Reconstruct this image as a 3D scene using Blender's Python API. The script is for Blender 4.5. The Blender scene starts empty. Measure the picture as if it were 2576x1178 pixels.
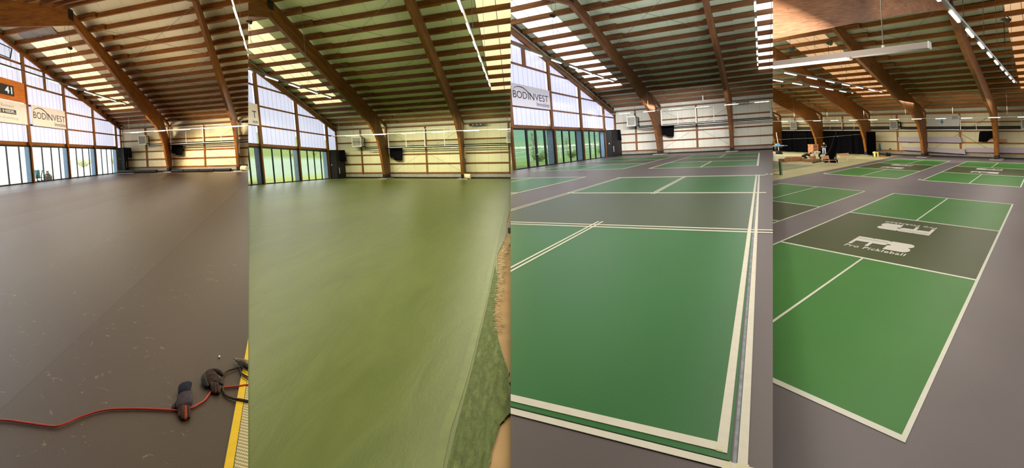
import bpy, bmesh, math, random
from mathutils import Vector, Matrix
random.seed(7)
sc = bpy.context.scene
# ---------------------------------------------------------------- camera
F, CX, CY, SL = 1000.0, 1100.0, 379.6, -0.03          # focal length and principal point of a 2576 x 1178 frame, roll
RO = math.atan(SL)
CAM = Vector((0, 0, 1.6))
cd = bpy.data.cameras.new('camera'); cam = bpy.data.objects.new('camera', cd); sc.collection.objects.link(cam)
cd.sensor_width = 36; cd.sensor_fit = 'HORIZONTAL'; cd.lens = F / 2576 * 36
cd.shift_x = (1288 - CX) / 2576; cd.shift_y = -(589 - CY) / 2576
cd.clip_start = .05; cd.clip_end = 2000
cam.matrix_world = Matrix.Translation(CAM) @ Matrix.Rotation(math.pi / 2, 4, 'X') @ Matrix.Rotation(RO, 4, 'Z')
sc.camera = cam
# ---------------------------------------------------------------- sky and exposure
W = bpy.data.worlds.new('sky'); sc.world = W; W.use_nodes = True
wn = W.node_tree.nodes; wl = W.node_tree.links
wn['Background'].inputs[1].default_value = 2.1
wn['Background'].inputs[0].default_value = (.94, .97, 1.0, 1)
sc.view_settings.view_transform = 'Standard'; sc.view_settings.look = 'None'
sc.view_settings.exposure = 0.0; sc.view_settings.gamma = 1; sc.view_settings.use_curve_mapping = False
try:
    sc.cycles.use_denoising = True
    sc.cycles.max_bounces = 6
    sc.cycles.sample_clamp_indirect = 6
except Exception: pass

# ---------------------------------------------------------------- the four halls (u along the long wall, v across it, w up)
H = {
 1: dict(h=1.6, eu=(.94709, -.32097, -.00041), ev=(-.37013, .92898, .00252), ez=(.04071, -.10219, .99972), uf=-22.97, u1=-14.861, u2=-5.078, uend=9, VB=43.72, vb=43.02, a=15.749, b=.237, d1=-.092,
         rails=[2.862, 4.415, 5.879, 7.358, 8.837], wr=[.582, 1.487, 2.394, 3.655], ridge=21.6, nb=.253, dep=.23, sv=1.0, seam=1.83, seam0=-9.05, ls=22.88, ds=1.325, nj=17, phrase='dark-floored hall'),
 2: dict(h=1.6, eu=(.93219, -.36196, -.00564), ev=(.20379, .97902, -.0363), ez=(-.02242, -.10769, 1.00399), uf=-22.008, u1=-14.936, u2=-5.808, uend=4, VB=41.63, vb=40.7, a=17.63, b=.279, d1=.073,
         rails=[3.243, 5.032, 6.71, 8.4, 10.1], wr=[.648, 1.664, 2.702, 4.155], ridge=20.7, nb=.27, dep=.27, sv=.95, seam=1.73, seam0=-7.6, ls=23.70, ds=1.333, nj=14, phrase='olive-floored hall'),
 3: dict(h=1.6, eu=(.8904, -.45519, .02378), ev=(.63228, .77474, .0106), ez=(-.06955, -.08522, .99883), uf=-14.798, u1=-9.549, u2=-2.505, uend=6, VB=57.5, vb=56.29, a=17.351, b=.2, d1=.417,
         rails=[3.176, 4.858, 6.481, 8.107, 9.72], wr=[.572, 1.617, 2.66, 4.105], ridge=28.9, nb=.2, dep=.29, sv=1.3, seam=1.29, seam0=-5.38, ls=33.51, ds=1.764, nj=14, phrase='taped-court hall'),
 4: dict(h=3.6, eu=(.47693, -.87894, -.05624), ev=(.83844, .545, .00681), ez=(-.08384, -.0545, .99932), uf=-36, u1=-8.434, u2=-3.15, uend=3, VB=79.85, vb=79.75, a=17.871, b=.152, d1=0,
         rails=[], wr=[.616, 1.817, 3.203, 4.307, 5.428], ridge=41.0, nb=.16, dep=.28, sv=1.83, seam=.9, seam0=-7.0, ls=44.1, ds=2.41, nj=15, phrase='logo-court hall'),
}
for h in H.values():
    for a in ('eu', 'ev', 'ez'): h[a] = Vector(h[a])
    h['F'] = CAM - Vector((0, 0, h['h']))
def P(k, u, v, w=0.0):
    h = H[k]; return h['F'] + h['eu'] * u + h['ev'] * v + h['ez'] * w
def roof(k, v):
    h = H[k]; r = h['ridge']
    return h['a'] - h['b'] * v if v >= r else h['a'] - h['b'] * r - h['nb'] * (r - v)
def onwall(k, u, w, off=0.0, v0=None):
    """a wall measurement taken at depth v0 (default vb) carried to the wall's face"""
    h = H[k]; s = (h['VB'] - off) / (v0 or h['vb']); return (u * s, h['VB'] - off, h['h'] + (w - h['h']) * s)
# the party planes where one hall ends and the next begins
def ray(x, y):
    dx, dy = x - CX, y - CY; c, s = math.cos(RO), math.sin(RO)
    return Vector(((dx * c + dy * s) / F, 1.0, -(-dx * s + dy * c) / F))
def party(x):
    n = ray(x, 0).cross(ray(x, 1178)).normalized()
    return n if n.x > 0 else -n
PL = {1: (None, party(624.5)), 2: (party(624.5), party(1284.6)), 3: (party(1284.6), party(1944.2)), 4: (party(1944.2), None)}

col = sc.collection
# added fill lights, loosely along the lamp rows: floor, roof, back wall and gable
FILLS = {1: dict(c=(1, .84, .62), near=.3, down=540, up=260, wash=760, gable=300, us=(-18.5, -10, -2), v=(3, 38), w=6.2, sw=41.5), 2: dict(c=(1, .93, .70), down=560, up=150, wash=560, gable=200, us=(-18, -10.5, -2), v=(3, 36), w=6.2, sw=39.3),
         3: dict(c=(1, .97, .93), near=.65, down=560, up=260, wash=760, gable=300, us=(-12, -6, -.8), v=(2, 50), w=6.2, sw=54.5), 4: dict(c=(1, .9, .76), near=2.3, down=800, up=170, wash=560, us=(-16, -8.5, -2.2), v=(2, 72), w=6.6, sw=75)}
def arealight(name, c, ax, ay, sx, sy, energy, colr, spread=math.pi):
    d = bpy.data.lights.new(name, 'AREA'); d.shape = 'RECTANGLE'; d.size = sx; d.size_y = sy; d.energy = energy; d.color = colr
    o = bpy.data.objects.new(name, d); sc.collection.objects.link(o); z = ax.cross(ay).normalized(); ay = z.cross(ax).normalized()
    m = Matrix((ax, ay, z)).transposed().to_4x4(); m.translation = c; o.matrix_world = m; d.spread = spread; return o      # shines along -z
for k, q in FILLS.items():
    h = H[k]; n = 4; va, vb = q['v']
    for u in q['us']:
        for i in range(n):
            v0 = va + (vb - va) * i / n; v1 = va + (vb - va) * (i + 1) / n; c = P(k, u, (v0 + v1) / 2, q['w']); ax = h['ev'].normalized(); up = Vector((0, 0, 1)); ay = up.cross(ax).normalized()
            if any(n_ is not None and ((c - CAM).dot(n_) < .3 if sd == 0 else (c - CAM).dot(n_) > -.3) for sd, n_ in zip((0, 1), PL[k])): continue
            arealight('fill_down', c - up * .1, ax, ay, (v1 - v0) * .9, .6, q['down'] * (q.get('near', 1.3) if i == 0 else 1) / n, q['c']); (i in (1, 2) or (k == 4 and i == 0)) and arealight('fill_up', c + up * (.12 if i else -2.2), ax, -ay, (v1 - v0) * .9, .6, q['up'] * (.5 if i else .55), q['c'])  # added fill; the logo-court hall gets an extra low one for its big beam
    if q.get('gable') and k < 4:
        v0, v1 = h['VB'] * .42, h['VB'] * .93; c = P(k, h['uf'] + 5.5, (v0 + v1) / 2, 5.4); d_ = (-h['eu'] + Vector((0, 0, -.15))).normalized(); ax = h['ev'].normalized(); arealight('gable_fill', c, ax, (-d_).cross(ax), v1 - v0, .4, q['gable'], q['c'], 2.0)  # unseen fill light added to brighten the gable and its banners
    for u0, u1 in {1: ((-21, -14), (-13, -6)), 2: ((-20, -13), (-12, -3)), 3: ((-13.5, -8), (-7.5, -1)), 4: ((-26, -15), (-14, -8), (-7.5, -2))}[k]:
        c = P(k, (u0 + u1) / 2, q['sw'] - 7 * h['sv'], 5.4); ax = h['eu'].normalized(); d_ = (h['ev'] * 1.0 + Vector((0, 0, -.36))).normalized(); arealight('wall_fill', c, ax, (-d_).cross(ax), u1 - u0, .4, q['wash'] * (u1 - u0) / 14, q['c'], 1.35)  # unseen fill lights added in front of the back wall to wash it
def tag(o, label=None, cat=None, group=None, kind=None):
    if label: o['label'] = label
    if cat: o['category'] = cat
    if group: o['group'] = group
    if kind: o['kind'] = kind
    return o
def empty(name, loc, label, cat, group=None, kind=None):
    o = bpy.data.objects.new(name, None); col.objects.link(o); o.location = loc; o.empty_display_size = .2
    return tag(o, label, cat, group, kind)

class MB:
    """collects faces of ONE object in the coordinates of hall k (k = 0: world)"""
    def __init__(s, k=0): s.k = k; s.v = []; s.f = []; s.uv = []; s.solid = True
    def pt(s, p): return P(s.k, *p) if s.k else Vector(p)
    def add(s, pts, faces, uvs):
        n = len(s.v); s.v += [s.pt(p) for p in pts]
        for f, uv in zip(faces, uvs): s.f.append([n + i for i in f]); s.uv.append(uv)
    def box(s, u0, u1, v0, v1, w0, w1, ax=0):
        p = [(u, v, w) for u in (u0, u1) for v in (v0, v1) for w in (w0, w1)]
        fs = [(0, 1, 3, 2), (4, 6, 7, 5), (0, 4, 5, 1), (2, 3, 7, 6), (0, 2, 6, 4), (1, 5, 7, 3)]
        o = [i for i in range(3) if i != ax]
        s.add(p, fs, [[(p[i][ax], p[i][o[0]] + p[i][o[1]]) for i in f] for f in fs]); return s
    def hexa(s, p, ax=0):     # eight corners in the order of box()
        fs = [(0, 1, 3, 2), (4, 6, 7, 5), (0, 4, 5, 1), (2, 3, 7, 6), (0, 2, 6, 4), (1, 5, 7, 3)]
        o = [i for i in range(3) if i != ax]
        s.add(p, fs, [[(p[i][ax], p[i][o[0]] + p[i][o[1]]) for i in f] for f in fs]); return s
    def quad(s, pts, uv=None):
        s.add(pts, [tuple(range(len(pts)))], [uv or [(p[0], p[1]) for p in pts]]); return s
    def prism(s, poly, u0, u1, axis=0, uvf=None):
        """polygon of two coordinates extruded along axis (0: u, 1: v, 2: w)"""
        def mk(a, b, c): return (c, a, b) if axis == 0 else ((a, c, b) if axis == 1 else (a, b, c))
        n = len(poly); pts = [mk(a, b, u0) for a, b in poly] + [mk(a, b, u1) for a, b in poly]
        uvf = uvf or (lambda a, b, c: (a, b + c))
        A = [uvf(a, b, u0) for a, b in poly]; B = [uvf(a, b, u1) for a, b in poly]
        fs = [tuple(range(n)), tuple(range(2 * n - 1, n - 1, -1))]; uv = [A, B[::-1]]
        L = 0
        for i in range(n):
            j = (i + 1) % n; fs.append((i, i + n, j + n, j)); uv.append([A[i], B[i], B[j], A[j]])
        s.add(pts, fs, uv); return s
    def tube(s, path, r, n=8, cap=True):
        """round tube through points (world metric radius)"""
        W_ = [s.pt(p) for p in path]; rs = r if isinstance(r, (list, tuple)) else [r] * len(W_)
        base = len(s.v); d = 0; prev = None
        for i, c in enumerate(W_):
            t = (W_[min(i + 1, len(W_) - 1)] - W_[max(i - 1, 0)]).normalized()
            if prev is None:
                a = Vector((0, 0, 1)) if abs(t.z) < .9 else Vector((1, 0, 0)); x = t.cross(a).normalized()
            else: x = (prev - t * prev.dot(t)).normalized()
            prev = x; y = t.cross(x)
            for j in range(n):
                g = 2 * math.pi * j / n; s.v.append(c + (x * math.cos(g) + y * math.sin(g)) * rs[i])
        for i in range(len(W_) - 1):
            l = (W_[i + 1] - W_[i]).length
            for j in range(n):
                q = (j + 1) % n
                s.f.append([base + i * n + j, base + i * n + q, base + (i + 1) * n + q, base + (i + 1) * n + j])
                s.uv.append([(d, j / n), (d, (j + 1) / n), (d + l, (j + 1) / n), (d + l, j / n)])
            d += l
        if cap:
            s.f.append([base + j for j in range(n)][::-1]); s.uv.append([(0, 0)] * n)
            e = base + (len(W_) - 1) * n; s.f.append([e + j for j in range(n)]); s.uv.append([(0, 0)] * n)
        return s
    def flat(s, path, rw, rh, n=12):
        """flattened tube lying on the floor: half widths rw, half heights rh (metres)"""
        W_ = [s.pt(p) for p in path]; base = len(s.v)
        for i, c in enumerate(W_):
            t = (W_[min(i + 1, len(W_) - 1)] - W_[max(i - 1, 0)]).normalized(); x = t.cross(Vector((0, 0, 1))).normalized(); y = x.cross(t)
            for j in range(n): g = 2 * math.pi * j / n; s.v.append(c + x * math.cos(g) * rw[i] + y * math.sin(g) * rh[i])
        for i in range(len(W_) - 1):
            for j in range(n): q = (j + 1) % n; s.f.append([base + i * n + j, base + i * n + q, base + (i + 1) * n + q, base + (i + 1) * n + j]); s.uv.append([(0, 0)] * 4)
        s.f.append([base + j for j in range(n)][::-1]); s.uv.append([(0, 0)] * n); e = base + (len(W_) - 1) * n; s.f.append([e + j for j in range(n)]); s.uv.append([(0, 0)] * n); return s
    def ball(s, c, rx, ry, rz, seg=10, rings=6):
        c = s.pt(c); base = len(s.v)
        for i in range(rings + 1):
            th = math.pi * i / rings
            for j in range(seg):
                ph = 2 * math.pi * j / seg
                s.v.append(c + Vector((rx * math.sin(th) * math.cos(ph), ry * math.sin(th) * math.sin(ph), rz * math.cos(th))))
        for i in range(rings):
            for j in range(seg):
                q = (j + 1) % seg
                s.f.append([base + i * seg + j, base + (i + 1) * seg + j, base + (i + 1) * seg + q, base + i * seg + q]); s.uv.append([(0, 0)] * 4)
        return s
    def build(s, name, mat, parent=None, origin=None, smooth=False, bevel=0):
        bm = bmesh.new(); vs = [bm.verts.new(v) for v in s.v]; ul = bm.loops.layers.uv.new('UVMap')
        for f, uv in zip(s.f, s.uv):
            try: fc = bm.faces.new([vs[i] for i in f])
            except ValueError: continue
            for l, t in zip(fc.loops, uv): l[ul].uv = t
        if s.k:
            for side, n in zip((0, 1), PL[s.k]):
                if n is None or not bm.verts: continue
                ds = [(v.co - CAM).dot(n) for v in bm.verts]
                bad = (min(ds) < -1e-5) if side == 0 else (max(ds) > 1e-5)
                if not bad: continue
                r = bmesh.ops.bisect_plane(bm, geom=bm.verts[:] + bm.edges[:] + bm.faces[:], dist=1e-6, plane_co=CAM, plane_no=n, clear_outer=(side == 1), clear_inner=(side == 0))
                if s.solid:
                    es = [e for e in r['geom_cut'] if isinstance(e, bmesh.types.BMEdge) and e.is_valid and len(e.link_faces) == 1]
                    if es:
                        try: bmesh.ops.holes_fill(bm, edges=es, sides=0)
                        except Exception: pass
        if not bm.faces: bm.free(); return None
        if s.solid: bmesh.ops.recalc_face_normals(bm, faces=bm.faces[:])
        if parent is not None: org = parent_world(parent)
        else:
            lo = Vector((min(v.co.x for v in bm.verts), min(v.co.y for v in bm.verts), min(v.co.z for v in bm.verts)))
            hi = Vector((max(v.co.x for v in bm.verts), max(v.co.y for v in bm.verts), max(v.co.z for v in bm.verts)))
            org = Vector(origin) if origin is not None else Vector(((lo.x + hi.x) / 2, (lo.y + hi.y) / 2, lo.z))
        bmesh.ops.translate(bm, verts=bm.verts[:], vec=-org)
        me = bpy.data.meshes.new(name); bm.to_mesh(me); bm.free()
        if smooth: me.polygons.foreach_set('use_smooth', [True] * len(me.polygons))
        me.materials.append(mat)
        o = bpy.data.objects.new(name, me); col.objects.link(o)
        if parent is not None: o.parent = parent
        else: o.location = org
        return o
def parent_world(p):
    v = Vector(p.location)
    while p.parent: p = p.parent; v += Vector(p.location)
    return v
def prune(root):
    """drop a thing that came out with no parts"""
    if not root.children: bpy.data.objects.remove(root)

# ---------------------------------------------------------------- materials
def lin(c): return tuple(((x / 255) / 12.92 if x <= 10 else (((x / 255) + .055) / 1.055) ** 2.4) for x in c) + (1,)
class NT:
    def __init__(s, name):
        s.m = bpy.data.materials.new(name); s.m.use_nodes = True; s.t = s.m.node_tree; s.n = s.t.nodes; s.b = s.n['Principled BSDF']
    def new(s, t, **kw):
        n = s.n.new(t)
        for a, b in kw.items(): setattr(n, a, b)
        return n
    def l(s, a, b): s.t.links.new(a, b)
    def math(s, op, a, b=None, c=None):
        n = s.new('ShaderNodeMath', operation=op)
        for i, x in enumerate((a, b, c)):
            if x is None: continue
            if isinstance(x, (int, float)): n.inputs[i].default_value = x
            else: s.l(x, n.inputs[i])
        return n.outputs[0]
    def uvmap(s, sx=1, sy=1, rot=0):
        t = s.new('ShaderNodeTexCoord'); m = s.new('ShaderNodeMapping'); m.inputs['Scale'].default_value = (sx, sy, 1); m.inputs['Rotation'].default_value = (0, 0, rot)
        s.l(t.outputs['UV'], m.inputs[0]); return m.outputs[0]
    def obj(s, sx=1, sy=1, sz=1):
        t = s.new('ShaderNodeTexCoord'); m = s.new('ShaderNodeMapping'); m.inputs['Scale'].default_value = (sx, sy, sz)
        s.l(t.outputs['Object'], m.inputs[0]); return m.outputs[0]
    def noise(s, vec, scale=5, detail=3, rough=.5, dist=0):
        n = s.new('ShaderNodeTexNoise'); s.l(vec, n.inputs['Vector']); n.inputs['Scale'].default_value = scale; n.inputs['Detail'].default_value = detail
        n.inputs['Roughness'].default_value = rough; n.inputs['Distortion'].default_value = dist; return n.outputs['Fac']
    def ramp(s, fac, stops):
        r = s.new('ShaderNodeValToRGB'); e = r.color_ramp.elements
        while len(e) < len(stops): e.new(.5)
        for x, (p, c) in zip(e, stops): x.position = p; x.color = c if len(c) == 4 else lin(c)
        s.l(fac, r.inputs[0]); return r.outputs[0]
    def mix(s, fac, a, b):
        n = s.new('ShaderNodeMix', data_type='RGBA')
        for i, x in ((0, fac), (6, a), (7, b)):
            if isinstance(x, (int, float)): n.inputs[i].default_value = x
            elif isinstance(x, tuple): n.inputs[i].default_value = x if len(x) == 4 else lin(x)
            else: s.l(x, n.inputs[i])
        return n.outputs[2]
    def bump(s, h, st=.3, dist=.02):
        b = s.new('ShaderNodeBump'); b.inputs['Strength'].default_value = st; b.inputs['Distance'].default_value = dist
        s.l(h, b.inputs['Height']); s.l(b.outputs[0], s.b.inputs['Normal'])
    def col(s, c):
        if isinstance(c, tuple): s.b.inputs['Base Color'].default_value = c if len(c) == 4 else lin(c)
        else: s.l(c, s.b.inputs['Base Color'])
    def set(s, rough=.6, metal=0, spec=.5):
        s.b.inputs['Roughness'].default_value = rough; s.b.inputs['Metallic'].default_value = metal; s.b.inputs['Specular IOR Level'].default_value = spec; return s.m
MC = {}
def plain(name, c, rough=.6, metal=0, var=.12, scale=6, spec=.4):
    """paint, cloth, metal: one colour with a faint mottling of its own"""
    if name in MC: return MC[name]
    t = NT(name); n = t.noise(t.obj(), scale, 3); c0 = lin(c)
    d = tuple(x * (1 - var) for x in c0[:3]) + (1,); b = tuple(min(1, x * (1 + var)) for x in c0[:3]) + (1,)
    t.col(t.ramp(n, [(.3, d), (.7, b)])); MC[name] = t.set(rough, metal, spec); return MC[name]
def wood(name, c1, c2, c3, fine=34, rough=.6, knots=True):
    if name in MC: return MC[name]
    t = NT(name); g = t.noise(t.uvmap(1.1, fine), 1, 4, .6, .4); big = t.noise(t.uvmap(.5, 3), 1, 2)
    f = t.math('ADD', t.math('MULTIPLY', g, .62), t.math('MULTIPLY', big, .38))
    c = t.ramp(f, [(.34, c1), (.5, c2), (.66, c3)])
    lam = t.math('FRACT', t.math('MULTIPLY', t.new('ShaderNodeSeparateXYZ').outputs[1], 1)) if False else None
    if knots:
        v = t.new('ShaderNodeTexVoronoi'); v.inputs['Scale'].default_value = 1.0; t.l(t.uvmap(1.6, 5.5), v.inputs['Vector'])
        k = t.math('LESS_THAN', v.outputs['Distance'], .07); c = t.mix(t.math('MULTIPLY', k, .75), c, tuple(x * .28 for x in lin(c1)[:3]) + (1,))
    t.col(c); t.bump(g, .15, .01); MC[name] = t.set(rough, 0, .3); return MC[name]
def emit(name, c, st):
    if name in MC: return MC[name]
    m = bpy.data.materials.new(name); m.use_nodes = True; n = m.node_tree.nodes; n.remove(n['Principled BSDF'])
    e = n.new('ShaderNodeEmission'); e.inputs[0].default_value = lin(c); e.inputs[1].default_value = st
    m.node_tree.links.new(e.outputs[0], n['Material Output'].inputs[0]); MC[name] = m; return m
def polycarb(name, c, st, period=.6, ph=0., line=.5, streak=.12):
    """daylit translucent sheet: upright ribs every `period` metres; the sky behind it glows through"""
    t = NT(name); uv = t.new('ShaderNodeTexCoord'); sp = t.new('ShaderNodeSeparateXYZ'); t.l(uv.outputs['UV'], sp.inputs[0])
    x = t.math('FRACT', t.math('ADD', t.math('MULTIPLY', sp.outputs[0], 1 / period), ph))
    a = t.math('LESS_THAN', x, .09 if line > .2 else .04)
    n = t.noise(t.uvmap(.35, .5), 1, 3); n2 = t.noise(t.uvmap(14, .3), 1, 2)
    v = t.math('ADD', 1 - streak, t.math('MULTIPLY', t.math('ADD', n, t.math('MULTIPLY', n2, .5)), streak * 1.3))
    v = t.math('MULTIPLY', v, t.math('SUBTRACT', 1.0, t.math('MULTIPLY', a, 1 - line)))
    t.b.inputs['Emission Color'].default_value = lin(c); t.l(t.math('MULTIPLY', v, st), t.b.inputs['Emission Strength'])
    t.b.inputs['Base Color'].default_value = (.25, .25, .27, 1); return t.set(.25, 0, .5)
def glass():
    if 'glass' in MC: return MC['glass']
    t = NT('glass'); t.n.remove(t.b); tr = t.new('ShaderNodeBsdfTransparent'); gl = t.new('ShaderNodeBsdfGlossy'); gl.inputs['Roughness'].default_value = .02
    tr.inputs[0].default_value = (.98, .99, .985, 1)
    fr = t.new('ShaderNodeLayerWeight'); fr.inputs[0].default_value = .5; mx = t.new('ShaderNodeMixShader')
    t.l(t.math('ADD', .02, t.math('MULTIPLY', t.math('POWER', fr.outputs[1], 6), .3)), mx.inputs[0]); t.l(tr.outputs[0], mx.inputs[1]); t.l(gl.outputs[0], mx.inputs[2]); t.l(mx.outputs[0], t.n['Material Output'].inputs[0])
    MC['glass'] = t.m; return t.m
def ceilmat(name, c, h):
    t = NT(name); uv = t.new('ShaderNodeTexCoord'); sp = t.new('ShaderNodeSeparateXYZ'); t.l(uv.outputs['UV'], sp.inputs[0])
    x = t.math('FRACT', t.math('DIVIDE', t.math('SUBTRACT', sp.outputs[0], h['seam0']), h['seam']))
    a = t.math('LESS_THAN', t.math('ABSOLUTE', t.math('SUBTRACT', x, .5)), .493)
    n = t.noise(t.uvmap(.6, .6), 1, 3); c0 = lin(c)
    base = t.ramp(n, [(.3, tuple(q * .9 for q in c0[:3]) + (1,)), (.7, c0)])
    t.col(t.mix(a, tuple(q * .45 for q in c0[:3]) + (1,), base)); return t.set(.45, 0, .4)

WD = {1: ('honey glulam', (88, 46, 10), (130, 76, 20), (158, 100, 34)), 2: ('amber glulam', (72, 42, 8), (108, 68, 18), (138, 92, 32)),
      3: ('red brown glulam', (78, 46, 22), (114, 72, 40), (142, 94, 60)), 4: ('tan glulam', (102, 60, 16), (148, 92, 32), (176, 116, 50))}
def wd(k): return wood(*WD[k])
WALLC = {1: (236, 222, 176), 2: (206, 204, 160), 3: (214, 212, 200), 4: (206, 200, 160)}
CEILC = {1: (206, 192, 160), 2: (186, 196, 142), 3: (196, 206, 186), 4: (178, 180, 148)}  # green bounce off the olive floor is painted into the second hall's lining
for k, h in H.items():
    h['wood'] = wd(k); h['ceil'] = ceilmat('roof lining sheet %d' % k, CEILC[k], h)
    hh = dict(h); hh['seam'] = h['seam'] * .82; h['wallm'] = ceilmat('wall cladding sheet %d' % k, WALLC[k], hh)
BLACK = plain('black paint', (16, 18, 20), .5, 0, .1); FRAME = plain('dark window metal', (30, 42, 44), .4, .2, .1)
STEEL = plain('dark joint steel', (38, 40, 36), .5, .5, .2); CONC = plain('pale concrete', (150, 144, 132), .85, 0, .15, 3)
WHITE = plain('white enamel', (216, 214, 206), .35, 0, .05); CLOTH = plain('black cloth', (9, 9, 12), .95, 0, .3, 20, .1)
WIRE = plain('thin grey wire', (120, 116, 104), .5, .4, .1); PIPE = plain('black pipe', (18, 20, 26), .4, .1, .1)
ORD = ['first', 'second', 'third', 'fourth', 'fifth', 'sixth', 'seventh', 'eighth', 'ninth', 'tenth', 'eleventh', 'twelfth', 'thirteenth', 'fourteenth', 'fifteenth', 'sixteenth', 'seventeenth', 'eighteenth', 'nineteenth', 'twentieth', 'twenty-first', 'twenty-second', 'twenty-third']

# ---------------------------------------------------------------- roof, purlins, arches
ARCH = {
 1: dict(inn=[(42.07, .38), (41.37, 1.69), (40.61, 3.13), (39.55, 4.11), (38.01, 4.84), (35.31, 5.55), (31.83, 6.62), (28.96, 7.62), (26.47, 8.46), (24.03, 9.2), (22.0, 9.85)],
         out=[(43.4, .3), (43.6, 1.52), (43.48, 2.9), (42.7, 3.9), (41.8, 4.8), (40.95, 5.75)], near=[(18.03, 8.64), (14.65, 7.63), (9.5, 6.0), (5.5, 4.9)], t=.26),
 2: dict(inn=[(39.56, .41), (39.23, 1.53), (38.77, 3.0), (38.1, 4.4), (36.89, 5.2), (35.88, 5.79), (34.24, 6.34), (32.44, 6.93), (30.42, 7.57), (28.61, 8.15), (27.0, 8.72), (24.92, 9.35), (22.55, 10.1), (20.6, 10.75)],
         out=[(41.5, .4), (41.5, 2.3), (40.96, 3.97), (39.49, 5.59), (38.47, 6.79)], near=[(17, 9.6), (10, 7.4), (5.5, 6.0)], t=.26),
 3: dict(inn=[(55.12, .35), (54.67, 1.47), (53.7, 3.0), (52.44, 4.11), (50.90, 4.94), (48.80, 5.68), (46.58, 6.42), (43.01, 7.5), (39.74, 8.25), (36.88, 8.95), (34.63, 9.55), (32.12, 10.2), (29.0, 10.8)],
         out=[(57.35, .24), (57.4, 1.63), (57.1, 3.0), (56.29, 4.15), (54.97, 5.21), (53.31, 6.2)], near=[(24, 10.0), (14, 8.1), (6, 6.4)], t=.26),
 4: dict(inn=[(76.23, .36), (75.65, 2.11), (73.9, 4.0), (71.0, 5.08), (67.75, 5.6), (63.85, 6.3), (60.65, 6.91), (56.97, 7.66), (51.84, 8.55), (47.06, 9.4), (41.0, 10.95)],
         out=[(79.6, .4), (79.6, 2.04), (79.3, 3.9), (77.79, 5.04), (75.7, 6.2)], near=[(36, 10.1), (26, 8.35), (16.1, 6.49), (10.9, 5.5), (6, 4.55)], t=.2)}
BAYN = {1: 'far left', 2: 'middle', 3: 'right'}
def arch_x(k):
    h = H[k]; sp = h['u2'] - h['u1'] if k != 4 else 4.93
    return [h['u1'], h['u2'], h['u2'] + sp] if k != 4 else [h['u1'] - 3 * sp, h['u1'] - 2 * sp, h['u1'] - sp, h['u1'], h['u2']]
ARCHL = {1: ['wide brown timber arch beside the gable', 'orange-lit timber arch at the right edge', 'timber arch beyond the right edge'],
         2: ['wide brown timber arch beside the gable', 'narrow timber arch right of centre', 'timber arch beyond the right edge'],
         3: ['wide brown timber arch beside the gable', 'narrow timber arch right of centre', 'timber arch beyond the right edge'],
         4: ['timber arch at the far left edge', 'timber arch behind the stacked crates', 'timber arch left of the grey curtain end', 'timber arch left of the lightning-bolt banner', 'tall timber arch right of the banner, its big beam overhead']}
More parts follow.
